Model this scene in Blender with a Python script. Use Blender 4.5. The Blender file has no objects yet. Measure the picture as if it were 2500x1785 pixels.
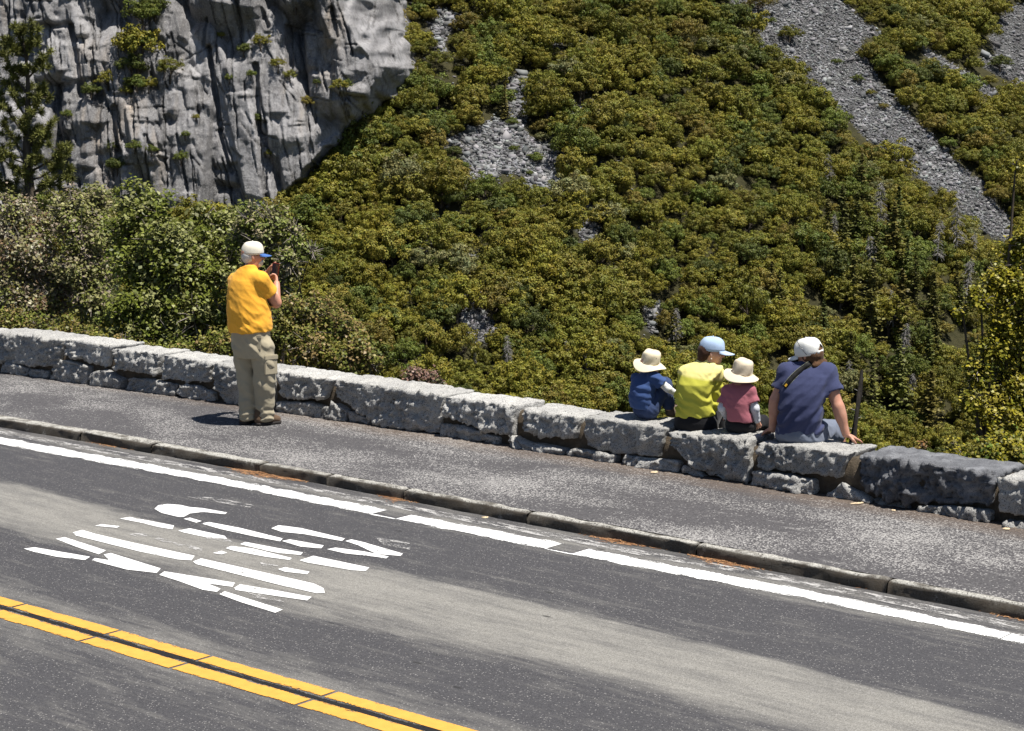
import bpy, bmesh, math, random
import numpy as np
from mathutils import Vector, Matrix, Euler

random.seed(7)
RNG = np.random.default_rng(11)
SC = bpy.context.scene
COL = SC.collection

# ------------------------------------------------------------------ camera
F_PX, CXP, CYP, CAM_H, HORIZON = 4500.0, 1250.0, 892.5, 3.1, 250.0
PITCH = math.atan((CYP - HORIZON) / F_PX)
cd = bpy.data.cameras.new('camera')
cam = bpy.data.objects.new('camera', cd)
COL.objects.link(cam)
cam.location = (0, 0, CAM_H)
cam.rotation_euler = (math.pi / 2 - PITCH, 0, 0)
cd.sensor_fit = 'HORIZONTAL'
cd.sensor_width = 36.0
cd.lens = F_PX / 2500.0 * 36.0
cd.clip_start = 0.1
cd.clip_end = 3000
SC.camera = cam

# ------------------------------------------------------------------ sky, sun, exposure
SUN_DIR = Vector((0.50, -0.33, 1.62)).normalized()      # towards the sun
SUN_EL = math.asin(SUN_DIR.z)
SUN_AZ = math.atan2(SUN_DIR.x, SUN_DIR.y)
world = bpy.data.worlds.new('World')
SC.world = world
world.use_nodes = True
wn = world.node_tree
bg = wn.nodes['Background']
sky = wn.nodes.new('ShaderNodeTexSky')
sky.sky_type = 'NISHITA'
sky.sun_disc = False
sky.sun_elevation = SUN_EL
sky.sun_rotation = SUN_AZ
sky.altitude = 1400
wn.links.new(sky.outputs[0], bg.inputs[0])
bg.inputs[1].default_value = 0.052
sl = bpy.data.lights.new('sun', 'SUN')
sl.energy = 5.0
sl.angle = math.radians(0.53)
sl.color = (1.0, 0.955, 0.88)
sun = bpy.data.objects.new('sun', sl)
COL.objects.link(sun)
sun.rotation_euler = (-SUN_DIR).to_track_quat('-Z', 'Y').to_euler()
SC.view_settings.view_transform = 'Standard'
SC.view_settings.look = 'None'
SC.view_settings.exposure = 0.72
SC.view_settings.gamma = 1.0
SC.view_settings.use_curve_mapping = False
SC.render.engine = 'CYCLES'
SC.cycles.max_bounces = 5
SC.cycles.diffuse_bounces = 2
SC.cycles.transparent_max_bounces = 8

# ------------------------------------------------------------------ pixel rays (source photograph 2500 x 1785)
_c, _s = math.cos(PITCH), math.sin(PITCH)
def ray(x, y):
    a = (x - CXP) / F_PX; b = (CYP - y) / F_PX
    return np.array([a, _c + b * _s, -_s + b * _c])
def on_z(x, y, z=0.0):
    r = ray(x, y); t = (z - CAM_H) / r[2]
    return np.array([r[0] * t, r[1] * t, z])
def on_y(x, y, Y):
    r = ray(x, y); t = Y / r[1]
    return np.array([r[0] * t, Y, CAM_H + r[2] * t])
def project(P):
    P = np.asarray(P, float)
    X = P[..., 0]; Y = P[..., 1]; Z = P[..., 2] - CAM_H
    d = Y * _c - Z * _s
    up = Y * _s + Z * _c
    return CXP + F_PX * X / d, CYP - F_PX * up / d

# road frame: u along the road (to the right and nearer), v across it (away from the camera)
DU = np.array([.759, -.651]); DU /= np.linalg.norm(DU)
DV = np.array([-DU[1], DU[0]])
ROAD_ANG = math.atan2(DU[1], DU[0])
def uv_of(p): return float(p[0] * DU[0] + p[1] * DU[1]), float(p[0] * DV[0] + p[1] * DV[1])
def xy_of(u, v): return DU * u + DV * v
def px_uv(x, y, z=0.0): return uv_of(on_z(x, y, z))
def bend(u):                         # the gentle curve of the road
    t = max(0.0, -u - 9.0)
    return -0.0042 * t * t
def bend_a(u):
    t = np.maximum(0.0, -np.asarray(u) - 9.0)
    return -0.0042 * t * t
V_WALL, V_KERB, V_WHITE, V_YEL = 12.25, 10.25, 9.83, 6.42
WALK_Z = 0.08
WALL_T = 0.44
def wall_v(u): return V_WALL + bend(u)
def on_wall(x, y, off=0.0):          # pixel -> point on the wall's front face, as (u, z)
    r = ray(x, y); t = 15.0
    for _ in range(30):
        u = t * (r[0] * DU[0] + r[1] * DU[1]); v = t * (r[0] * DV[0] + r[1] * DV[1])
        t += (wall_v(u) + off - v) / (r[0] * DV[0] + r[1] * DV[1])
    return u, CAM_H + r[2] * t

# ------------------------------------------------------------------ numpy noise
_perm = np.random.default_rng(3).permutation(256)
_perm = np.concatenate([_perm, _perm, _perm])
_grad = np.random.default_rng(4).normal(size=(256, 3)); _grad /= np.linalg.norm(_grad, axis=1)[:, None]
def perlin(x, y, z):
    x, y, z = np.broadcast_arrays(np.asarray(x, np.float64), y, z)
    xi = np.floor(x).astype(int); yi = np.floor(y).astype(int); zi = np.floor(z).astype(int)
    xf = x - xi; yf = y - yi; zf = z - zi
    u = xf * xf * xf * (xf * (xf * 6 - 15) + 10); v = yf * yf * yf * (yf * (yf * 6 - 15) + 10); w = zf * zf * zf * (zf * (zf * 6 - 15) + 10)
    xi &= 255; yi &= 255; zi &= 255
    def g(dx, dy, dz):
        h = _perm[_perm[_perm[(xi + dx) & 255] + ((yi + dy) & 255)] + ((zi + dz) & 255)]
        gr = _grad[h]
        return gr[..., 0] * (xf - dx) + gr[..., 1] * (yf - dy) + gr[..., 2] * (zf - dz)
    a = g(0, 0, 0) * (1 - u) + g(1, 0, 0) * u
    b = g(0, 1, 0) * (1 - u) + g(1, 1, 0) * u
    c = g(0, 0, 1) * (1 - u) + g(1, 0, 1) * u
    d = g(0, 1, 1) * (1 - u) + g(1, 1, 1) * u
    return ((a * (1 - v) + b * v) * (1 - w) + (c * (1 - v) + d * v) * w) * 1.6
def fbm(x, y, z, n=4, gain=.5, lac=2.03):
    s = 0; a = 1.0
    for i in range(n):
        s = s + a * perlin(x * lac ** i + 17.3 * i, y * lac ** i - 9.1 * i, z * lac ** i + 4.7 * i); a *= gain
    return s
def hash01(i, j, k):
    n = np.sin(i * 127.1 + j * 311.7 + k * 74.7) * 43758.5453
    return n - np.floor(n)
def voronoi(x, y, seed, jit=.9):     # nearest cell id hash, f1, f2, cell centre
    xi = np.floor(x); yi = np.floor(y)
    f1 = np.full(x.shape, 9e9); f2 = np.full(x.shape, 9e9); idx = np.zeros(x.shape); idy = np.zeros(x.shape); cx = np.zeros(x.shape); cy = np.zeros(x.shape)
    for dx in (-1, 0, 1):
        for dy in (-1, 0, 1):
            gx = xi + dx; gy = yi + dy
            px = gx + .5 + jit * (hash01(gx, gy, seed) - .5); py = gy + .5 + jit * (hash01(gx, gy, seed + 5.3) - .5)
            d = (px - x) ** 2 + (py - y) ** 2
            m = d < f1
            f2 = np.where(m, f1, np.minimum(f2, d)); f1 = np.where(m, d, f1)
            idx = np.where(m, gx, idx); idy = np.where(m, gy, idy); cx = np.where(m, px, cx); cy = np.where(m, py, cy)
    return idx, idy, np.sqrt(f1), np.sqrt(f2), cx, cy

# ------------------------------------------------------------------ object helpers
def mesh_np(name, V, Fq, smooth=False, attrs=None, cattrs=None):
    """V (n,3); Fq (m,k) one face size or list of such arrays."""
    me = bpy.data.meshes.new(name)
    V = np.ascontiguousarray(V, np.float32)
    blocks = Fq if isinstance(Fq, list) else [Fq]
    blocks = [np.asarray(b, np.int32) for b in blocks if len(b)]
    me.vertices.add(len(V)); me.vertices.foreach_set('co', V.ravel())
    nl = sum(b.size for b in blocks); nf = sum(len(b) for b in blocks)
    me.loops.add(nl); me.loops.foreach_set('vertex_index', np.concatenate([b.ravel() for b in blocks]))
    me.polygons.add(nf)
    tot = np.concatenate([np.full(len(b), b.shape[1], np.int32) for b in blocks])
    st = np.concatenate([[0], np.cumsum(tot)[:-1]]).astype(np.int32)
    me.polygons.foreach_set('loop_start', st)
    me.polygons.foreach_set('loop_total', tot)
    if smooth: me.polygons.foreach_set('use_smooth', np.ones(nf, bool))
    me.update(calc_edges=True)
    if attrs:
        for k, a in attrs.items():
            at = me.attributes.new(k, 'FLOAT', 'POINT'); at.data.foreach_set('value', np.ascontiguousarray(a, np.float32))
    if cattrs:
        for k, a in cattrs.items():
            at = me.attributes.new(k, 'FLOAT_COLOR', 'POINT')
            a = np.asarray(a, np.float32)
            if a.shape[1] == 3: a = np.concatenate([a, np.ones((len(a), 1), np.float32)], 1)
            at.data.foreach_set('color', np.ascontiguousarray(a).ravel())
    me.validate()
    return me
def link(name, data, mat=None, parent=None):
    o = bpy.data.objects.new(name, data); COL.objects.link(o)
    if mat is not None and data is not None and not data.materials: data.materials.append(mat)
    if parent is not None: o.parent = parent
    return o
def tag(o, label=None, cat=None, group=None, kind=None):
    if label: o['label'] = label
    if cat: o['category'] = cat
    if group: o['group'] = group
    if kind: o['kind'] = kind
    return o
def empty(name, loc=(0, 0, 0), rz=0.0):
    o = bpy.data.objects.new(name, None); COL.objects.link(o); o.location = loc; o.rotation_euler = (0, 0, rz)
    o.empty_display_size = .2
    return o
def pydata(name, V, Fc):
    me = bpy.data.meshes.new(name); me.from_pydata([tuple(map(float, v)) for v in V], [], Fc); me.update()
    return me
def grid_faces(nu, nv, off=0):       # vertex index = i*nv + j
    i, j = np.meshgrid(np.arange(nu - 1), np.arange(nv - 1), indexing='ij')
    a = (i * nv + j).ravel() + off
    return np.stack([a, a + nv, a + nv + 1, a + 1], 1)

# ------------------------------------------------------------------ materials
class NT:
    def __init__(s, name):
        s.m = bpy.data.materials.new(name); s.m.use_nodes = True
        s.t = s.m.node_tree; s.n = s.t.nodes
        s.b = s.n['Principled BSDF']; s.out = s.n['Material Output']
        s.b.inputs['Specular IOR Level'].default_value = .25
    def node(s, kind, **kw):
        nd = s.n.new(kind)
        for k, v in kw.items(): setattr(nd, k, v)
        return nd
    def lk(s, a, b): s.t.links.new(a, b)
    def set(s, sock, v):
        if hasattr(v, 'is_linked'): s.lk(v, sock)
        else:
            if isinstance(v, (tuple, list)) and len(v) == 3 and sock.type == 'RGBA': v = (*v, 1)
            sock.default_value = v
    def coord(s, kind='Object'): return s.node('ShaderNodeTexCoord').outputs[kind]
    def mapping(s, vec, scale=(1, 1, 1), loc=(0, 0, 0), rot=(0, 0, 0)):
        m = s.node('ShaderNodeMapping'); s.lk(vec, m.inputs[0]); m.inputs[1].default_value = loc; m.inputs[2].default_value = rot; m.inputs[3].default_value = scale
        return m.outputs[0]
    def noise(s, vec, scale=5, detail=4, rough=.55, dist=0.0):
        n = s.node('ShaderNodeTexNoise'); s.lk(vec, n.inputs['Vector']); n.inputs['Scale'].default_value = scale; n.inputs['Detail'].default_value = detail
        n.inputs['Roughness'].default_value = rough; n.inputs['Distortion'].default_value = dist
        return n.outputs[0]
    def voro(s, vec, scale=5, feature='F1', out='Distance', rnd=1.0):
        n = s.node('ShaderNodeTexVoronoi', feature=feature); s.lk(vec, n.inputs['Vector']); n.inputs['Scale'].default_value = scale; n.inputs['Randomness'].default_value = rnd
        return n.outputs[out]
    def ramp(s, fac, lo, hi, a=0.0, b=1.0):
        n = s.node('ShaderNodeMapRange'); s.set(n.inputs[0], fac); n.inputs[1].default_value = lo; n.inputs[2].default_value = hi; n.inputs[3].default_value = a; n.inputs[4].default_value = b
        return n.outputs[0]
    def math(s, op, a, b=None, c=None):
        n = s.node('ShaderNodeMath', operation=op); s.set(n.inputs[0], a)
        if b is not None: s.set(n.inputs[1], b)
        if c is not None: s.set(n.inputs[2], c)
        return n.outputs[0]
    def mix(s, fac, a, b, mode='MIX'):
        n = s.node('ShaderNodeMix', data_type='RGBA', blend_type=mode); s.set(n.inputs[0], fac); s.set(n.inputs[6], a); s.set(n.inputs[7], b)
        return n.outputs[2]
    def attr(s, name, out='Color'):
        n = s.node('ShaderNodeAttribute'); n.attribute_name = name
        return n.outputs[out]
    def objinfo(s, out): return s.node('ShaderNodeObjectInfo').outputs[out]
    def sep(s, vec):
        n = s.node('ShaderNodeSeparateXYZ'); s.lk(vec, n.inputs[0]); return n.outputs
    def base(s, v): s.set(s.b.inputs['Base Color'], v)
    def rough(s, v): s.set(s.b.inputs['Roughness'], v)
    def spec(s, v): s.set(s.b.inputs['Specular IOR Level'], v)
    def bump(s, h, strength=.5, dist=.01):
        n = s.node('ShaderNodeBump'); n.inputs['Strength'].default_value = strength; n.inputs['Distance'].default_value = dist; s.lk(h, n.inputs['Height']); s.lk(n.outputs[0], s.b.inputs['Normal'])
        return n.outputs[0]
def plain(name, col, rough=.8, spec=.2):
    t = NT(name); t.base(col); t.rough(rough); t.spec(spec); return t.m
def cloth(name, col, var=.12, scale=300, rough=.9):
    t = NT(name); c = t.coord()
    n = t.noise(c, scale, 2); n2 = t.noise(c, 9, 4)
    a = tuple(x * (1 - var) for x in col); b = tuple(min(1, x * (1 + var)) for x in col)
    k = t.mix(t.ramp(n, .3, .7), a, b); k = t.mix(t.ramp(n2, .35, .7, 0, .35), k, tuple(x * .8 for x in col))
    t.base(k); t.rough(rough); t.spec(.15)
    t.b.inputs['Sheen Weight'].default_value = .08
    t.bump(t.noise(c, 60, 5), .25, .004)
    return t.m
# ------------------------------------------------------------------ road, walkway, kerb
def mat_asphalt():
    t = NT('asphalt'); c = t.coord(); x, y, z = t.sep(c)
    warp = t.noise(t.mapping(c, (.35, 2.2, 1)), 1.0, 5, .6)
    yy = t.math('ADD', y, t.math('MULTIPLY', t.math('SUBTRACT', warp, .5), 1.0))
    cu = t.node('ShaderNodeFloatCurve')                      # how worn and dusty the surface is across the lane
    pts = [(0, .45), (.27, .62), (.40, .12), (.468, .15), (.53, .38), (.56, .30), (.585, .10), (.62, .06), (.65, .22), (.685, .62), (.71, .80), (.755, .78), (.775, .50), (.80, .10), (.88, .08), (.925, .22), (.945, .50), (.96, .25), (1, .35)]
    cv = cu.mapping.curves[0]
    cv.points[0].location = pts[0]; cv.points[1].location = pts[-1]
    for p in pts[1:-1]: cv.points.new(*p)
    cu.mapping.update()
    t.set(cu.inputs['Value'], t.ramp(yy, 2.0, 10.4))
    patch = t.noise(t.mapping(c, (.8, 3.4, 1)), 1.9, 9, .74)
    dust = t.math('ADD', cu.outputs[0], t.math('MULTIPLY', t.math('SUBTRACT', patch, .5), 1.5))
    streak = t.noise(t.mapping(c, (.5, 13, 1)), 1.6, 6, .7)
    dust = t.math('ADD', dust, t.math('MULTIPLY', t.math('SUBTRACT', streak, .5), .7))
    dust = t.ramp(dust, .12, .9)
    grain = t.voro(c, 165, 'F1', 'Color'); gs = t.sep(grain)
    fine = t.noise(c, 260, 2, .7)
    dark = t.mix(gs[0], (.037, .036, .039), (.069, .067, .071))
    tan = t.mix(gs[1], (.15, .144, .131), (.265, .255, .235))
    col = t.mix(dust, dark, tan)
    col = t.mix(t.ramp(gs[2], .965, .985, 0, .8), col, (.27, .26, .25))       # pale stones in the aggregate
    col = t.mix(t.ramp(fine, .30, .42, .7, 0), col, (.02, .02, .022))
    oil = t.voro(t.mapping(c, (2.2, 5.5, 1)), 1.0, 'F1'); oc = t.voro(t.mapping(c, (2.2, 5.5, 1)), 1.0, 'F1', 'Color')
    spot = t.math('MULTIPLY', t.ramp(oil, .10, .06), t.ramp(t.sep(oc)[0], .72, .74))
    col = t.mix(t.math('MULTIPLY', spot, .8), col, (.022, .021, .021))
    t.base(col); t.rough(t.ramp(dust, 0, 1, .72, .9)); t.spec(.3)
    t.bump(t.math('ADD', t.math('MULTIPLY', t.voro(c, 165, 'F1'), 1.0), fine), .6, .003)
    return t.m
def mat_walk():
    t = NT('worn_walkway_asphalt'); c = t.coord(); x, y, z = t.sep(c)
    p1 = t.noise(t.mapping(c, (.45, .9, 1)), 1.3, 5, .6)
    p2 = t.noise(t.mapping(c, (1.5, 6, 1)), 2.0, 5, .65)
    sp = t.voro(c, 105, 'F1', 'Color'); s = t.sep(sp)
    fine = t.noise(c, 240, 2, .7)
    col = t.mix(s[0], (.048, .046, .049), (.100, .096, .099))
    th = t.math('SUBTRACT', .98, t.math('MULTIPLY', t.ramp(p1, .42, .68), .55))
    m = t.node('ShaderNodeMath', operation='GREATER_THAN'); t.lk(s[1], m.inputs[0]); t.lk(th, m.inputs[1])
    col = t.mix(m.outputs[0], col, t.mix(s[2], (.22, .212, .205), (.36, .35, .34)))
    scr = t.ramp(p2, .60, .72)
    scr = t.math('MULTIPLY', scr, t.ramp(t.noise(c, 70, 3), .42, .58))
    col = t.mix(t.math('MULTIPLY', scr, .75), col, (.34, .33, .32))
    # dirt and litter that gathers against the wall
    soil = t.math('MULTIPLY', t.ramp(t.math('ADD', y, t.math('MULTIPLY', p2, .5)), 12.05, 12.5), t.ramp(fine, .35, .55))
    col = t.mix(t.math('MULTIPLY', soil, .8), col, t.mix(s[0], (.09, .058, .036), (.19, .135, .09)))
    col = t.mix(t.ramp(fine, .30, .42, .6, 0), col, (.022, .021, .022))
    t.base(col); t.rough(.88); t.spec(.2)
    t.bump(t.math('ADD', t.voro(c, 105, 'F1'), fine), .6, .004)
    return t.m
def mat_paint(name, col, wear=.42, under=(.055, .053, .058)):
    t = NT(name); c = t.coord()
    n = t.noise(t.mapping(c, (1.4, 5, 1)), 6.5 if 'letter' in name else 3.2, 8, .78); f = t.noise(c, 90, 3, .7); ed = t.attr('edge', 'Fac')
    k = t.math('ADD', t.math('ADD', t.math('MULTIPLY', n, .72), t.math('MULTIPLY', f, .28)), t.math('MULTIPLY', ed, -.16 if name not in ('worn_white_letter_paint', 'faded_white_paint') else -.0))
    a = t.ramp(k, wear - .02, wear + .02)
    tone = t.mix(t.ramp(t.noise(c, 14, 5), .35, .7), col, tuple(v * .86 for v in col))
    t.base(tone); t.rough(.6); t.spec(.3)
    tr = t.node('ShaderNodeBsdfTransparent'); mx = t.node('ShaderNodeMixShader')
    t.lk(a, mx.inputs[0]); t.lk(tr.outputs[0], mx.inputs[1]); t.lk(t.b.outputs[0], mx.inputs[2]); t.lk(mx.outputs[0], t.out.inputs[0])
    t.bump(t.noise(c, 120, 3), .4, .003)
    return t.m
M_ASPH = mat_asphalt(); M_WALK = mat_walk()
M_WHITE = mat_paint('white_road_paint', (.80, .80, .79), .405)
M_WHITE2 = mat_paint('worn_white_letter_paint', (.80, .80, .79), .43)
M_FAINT = mat_paint('faded_white_paint', (.42, .41, .40), .52)
M_YELLOW = mat_paint('yellow_road_paint', (.64, .325, .060), .35)
M_BLACK = mat_paint('black_gap_paint', (.014, .013, .013), .40)

def strip(name, u0, u1, n, f_lo, f_hi, z, mat, parent=None, nv=2, smooth=True):
    us = np.linspace(u0, u1, n); V = []; E = []
    for u in us:
        a = f_lo(u); b = f_hi(u)
        for k in range(nv):
            w = k / (nv - 1); V.append((u, a + (b - a) * w, z)); E.append(1.0 if k in (0, nv - 1) else 0.0)
    me = mesh_np(name, np.array(V), grid_faces(n, nv), smooth, attrs={'edge': np.array(E)})
    return link(name, me, mat, parent)
road = strip('road', -90, 60, 151, lambda u: 2.4 + bend(u), lambda u: V_KERB + .03 + bend(u), 0.0, M_ASPH)
road.rotation_euler = (0, 0, ROAD_ANG); tag(road, kind='structure')
walk = strip('walkway', -90, 60, 301, lambda u: V_KERB + .10 + bend(u), lambda u: V_WALL + .25 + bend(u), WALK_Z - .006, M_WALK, nv=12)
walk.rotation_euler = (0, 0, ROAD_ANG); tag(walk, kind='structure')
_m = walk.data; _n = len(_m.vertices); _co = np.empty(_n * 3, np.float32); _m.vertices.foreach_get('co', _co); _co = _co.reshape(-1, 3)
_co[:, 2] += .008 * fbm(_co[:, 0] * .8, _co[:, 1] * .9, 0, 3); _m.vertices.foreach_set('co', _co.ravel()); _m.update()

# painted lines (children of the road, in its u,v frame)
def edge_w(u): return .085 + .035 * max(0, min(1, (-u - 6) / 8))
M_WLINE = M_WHITE
def painted(name, pts, mat, z=.004, label=None):
    """polygon given in photo pixels -> thin painted sheet on the asphalt, split finely so its rim can wear"""
    P = [px_uv(x, y) for x, y in pts]
    bm = bmesh.new(); vs = [bm.verts.new((p[0], p[1], z)) for p in P]
    bm.faces.new(vs)
    bmesh.ops.triangulate(bm, faces=bm.faces[:])
    rim = set()
    bmesh.ops.subdivide_edges(bm, edges=[e for e in bm.edges if e.is_boundary], cuts=5)
    bmesh.ops.triangulate(bm, faces=bm.faces[:])
    me = bpy.data.meshes.new(name); bm.to_mesh(me)
    bm.verts.ensure_lookup_table()
    ed = [1.0 if any(e.is_boundary for e in v.link_edges) else 0.0 for v in bm.verts]
    bm.free()
    at = me.attributes.new('edge', 'FLOAT', 'POINT'); at.data.foreach_set('value', ed)
    o = link(name, me, mat, road)
    if label: o['label'] = label
    return o
# white edge line in lengths, as it was sprayed and patched
wt = [(-40, 1056), (0, 1066), (171, 1098), (440, 1147), (642, 1185), (1000, 1255), (1357, 1323), (1500, 1353), (1940, 1434), (2500, 1551), (2700, 1594)]
wb = [(-40, 1077), (0, 1087), (171, 1118), (440, 1166), (642, 1205), (1000, 1277), (1357, 1348), (1500, 1377), (1940, 1459), (2500, 1575), (2700, 1618)]
WT = np.array([px_uv(*p) for p in wt]); WB = np.array([px_uv(*p) for p in wb])
def wt_v(u): return float(np.interp(u, WT[:, 0], WT[:, 1])) if u > WT[0, 0] else WT[0, 1] + bend(u) - bend(WT[0, 0])
def wb_v(u): return float(np.interp(u, WB[:, 0], WB[:, 1])) if u > WB[0, 0] else WB[0, 1] + bend(u) - bend(WB[0, 0])
def white_u(x): return px_uv(x, np.interp(x, [p[0] for p in wt], [(a[1] + b[1]) / 2 for a, b in zip(wt, wb)]))[0]
cuts = [(-90, white_u(170)), (white_u(173), white_u(641)), (white_u(644), white_u(925)), (white_u(985), white_u(1352)), (white_u(1416), white_u(2455)), (white_u(2458), 60)]
for a, b in cuts:
    strip('edge_line', a, b, max(12, int((b - a) * 10)), lambda u: wb_v(u), lambda u: wt_v(u), .004, M_WHITE, road, nv=5)
for a, b in ((white_u(925), white_u(985)), (white_u(1352), white_u(1416))):
    strip('edge_line', a, b, 14, lambda u: wb_v(u), lambda u: wb_v(u) + .035, .004, M_WHITE, road, nv=3)
# double yellow line with a black gap between
yb = -.165; cut_u = [px_uv(45, 1480)[0], px_uv(265, 1548)[0], px_uv(483, 1613)[0], px_uv(785, 1702)[0]]
def yc(u): return 6.400 + .0215 * (u + 8.0)
segs = [-90] + cut_u + [60]
for i in range(len(segs) - 1):
    a, b = segs[i] + .012, segs[i + 1] - .012
    n = max(10, int((b - a) * 8))
    strip('centre_line', a, b, n, lambda u: yc(u) + .030, lambda u: yc(u) + .142, .004, M_YELLOW, road, nv=5)
    strip('centre_line', a, b, n, lambda u: yc(u) - .158, lambda u: yc(u) - .032, .004, M_YELLOW, road, nv=5)
strip('centre_gap', -90, 60, 400, lambda u: yc(u) - .034, lambda u: yc(u) + .031, .0025, M_BLACK, road, nv=3)
# XING, read by drivers heading left: traced stroke by stroke
def L(pts): return [(x / 1.294, 1200 + y / 1.294) for x, y in pts]
X_ = [[(75, 182), (110, 178), (180, 190), (285, 208), (268, 218), (180, 208), (110, 193)], [(176, 151), (205, 146), (335, 188), (312, 200), (240, 176)],
      [(290, 219), (300, 212), (345, 219), (328, 201), (350, 196), (508, 245), (495, 259), (400, 248)], [(503, 265), (520, 254), (742, 290), (735, 303), (655, 292), (697, 309), (685, 319), (640, 312), (560, 283)],
      [(740, 306), (758, 295), (860, 312), (985, 335), (970, 346), (745, 313)], [(693, 326), (710, 317), (893, 375), (870, 385), (760, 351)]]
I_ = [[(230, 131), (260, 123), (300, 135), (420, 163), (615, 205), (605, 219), (560, 216), (440, 191), (240, 141)], [(610, 223), (635, 213), (990, 292), (1022, 307), (1026, 322), (1000, 323), (900, 301), (620, 231)]]
N_ = [[(378, 87), (410, 82), (550, 109), (545, 121), (500, 114), (440, 99)], [(563, 125), (600, 118), (710, 142), (718, 151), (650, 146), (580, 131)], [(713, 181), (730, 174), (800, 182), (922, 212), (915, 218), (840, 208), (740, 189)],
      [(758, 168), (775, 161), (880, 181), (957, 194), (950, 202), (880, 196), (840, 188)], [(672, 196), (700, 189), (718, 195), (700, 200)], [(878, 247), (900, 241), (978, 255), (970, 263), (900, 255)], [(300, 110), (320, 105), (378, 111), (370, 116)], [(946, 219), (990, 205), (1167, 242), (1155, 253), (1110, 250), (970, 226)]]
G_ = [[(488, 56), (500, 45), (530, 41), (570, 44), (600, 51), (640, 54), (718, 68), (710, 73), (640, 66), (600, 71), (580, 82), (560, 81), (510, 69)], [(580, 88), (600, 84), (637, 95), (620, 100)], [(635, 103), (660, 98), (760, 117), (893, 150), (885, 159), (800, 143), (700, 121)],
      [(891, 158), (915, 153), (1023, 172), (1015, 181), (950, 176)], [(857, 118), (880, 108), (950, 117), (1090, 150), (1080, 158), (960, 136), (890, 129)], [(1091, 158), (1110, 153), (1150, 162), (1200, 177), (1273, 198), (1265, 205), (1190, 199), (1130, 171)], [(1033, 184), (1060, 179), (1150, 191), (1228, 207), (1220, 213), (1190, 208), (1090, 197)]]
for nm, ch, polys in (('letter_stroke', 'X', X_), ('letter_stroke', 'I', I_), ('letter_stroke', 'N', N_), ('letter_stroke', 'G', G_)):
    for pl in polys: painted(nm, L(pl), M_WHITE2, .004, 'white painted stroke of the road letter ' + ch)
for pl in ([(485, 152), (500, 147), (640, 178), (638, 190), (570, 175)], [(580, 16), (680, 20), (800, 44), (790, 52), (690, 36)], [(405, 136), (450, 130), (480, 142), (440, 146)], [(820, 225), (870, 230), (880, 238), (830, 236)], [(1180, 140), (1294, 165), (1294, 185), (1210, 170)], [(640, 135), (720, 150), (740, 165), (660, 158)], [(760, 300), (820, 325), (880, 340), (900, 352), (800, 336)]):
    painted('faded_paint', L(pl), M_FAINT, .0035)
# worn old edge line between the white line and the kerb
strip('faded_edge_line', -60, 40, 400, lambda u: wt_v(u) + .07, lambda u: wt_v(u) + .20, .0035, M_FAINT, road, nv=5)

# kerb: separate granite lengths
def mat_kerb():
    t = NT('kerb_granite'); c = t.coord(); x, y, z = t.sep(t.coord())
    v = t.voro(c, 130, 'F1', 'Color'); s = t.sep(v); n = t.noise(c, 7, 6, .65); f = t.noise(c, 160, 3)
    col = t.mix(s[0], (.26, .25, .225), (.50, .485, .445)); col = t.mix(t.ramp(n, .48, .62), col, (.12, .11, .095)); col = t.mix(t.ramp(s[1], .88, .92), col, (.07, .065, .06))
    low = t.math('MULTIPLY', t.ramp(z, .084, .074), t.ramp(n, .2, .4))  # front face below the top edge: dark stains plus its shade, painted in
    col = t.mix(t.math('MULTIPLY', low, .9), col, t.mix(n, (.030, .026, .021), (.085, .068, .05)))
    t.base(col); t.rough(.9); t.bump(t.math('ADD', f, n), .8, .010); return t.m
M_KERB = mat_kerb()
kerb = empty('kerb'); kerb.rotation_euler = (0, 0, ROAD_ANG); tag(kerb, kind='structure')
kj = sorted([px_uv(x, y, .08)[0] for x, y in ((211, 1053), (374, 1085), (615, 1136), (780, 1165), (992, 1195), (1291, 1252), (1691, 1333), (2168, 1418), (2560, 1495))])
kj = [kj[0] - 2.2 * k for k in range(16, 0, -1)] + kj + [kj[-1] + 1.5 * k for k in range(1, 18)]
for i in range(len(kj) - 1):
    a, b = kj[i] + .006, kj[i + 1] - .006
    n = max(8, int((b - a) / .035)); us = np.linspace(a, b, n)
    prof = [(-.01, -.03), (-.006, .03), (-.004, .060), (-.001, .076), (.008, .084), (.03, .087), (.075, .087), (.11, .074)]
    wdt = .78 + .75 * max(0, min(1, (-a - 10.5) / 4)) ; rng = np.random.default_rng(500 + i)
    dz, dv = rng.normal(0, .003), rng.normal(0, .006)
    U, K = np.meshgrid(us, np.arange(len(prof)), indexing='ij'); pr = np.array(prof)
    vv = V_KERB + bend_a(U) + pr[K, 0] * np.where(pr[K, 0] > .02, wdt, 1) + dv + .016 * fbm(U * 2.4, pr[K, 1] * 10, i * 3.1, 3) + .005 * perlin(U * 17, K * .9, 2)
    zz = pr[K, 1] + dz + .008 * fbm(U * 4, K * .5, i * 2.2 + 7, 3) * (K > 1)
    endf = np.minimum(U - a, b - U); zz = zz - .012 * np.exp(-(endf / .02) ** 2) * (K > 2)
    V = np.stack([U, vv, zz], -1).reshape(-1, 3); nk = len(prof)
    Fs = [grid_faces(n, nk), np.array([list(range(nk))[::-1], [(n - 1) * nk + q for q in range(nk)]])]
    link('kerb_stone', mesh_np('kerb_stone', V, Fs, True), M_KERB, kerb)
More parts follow.
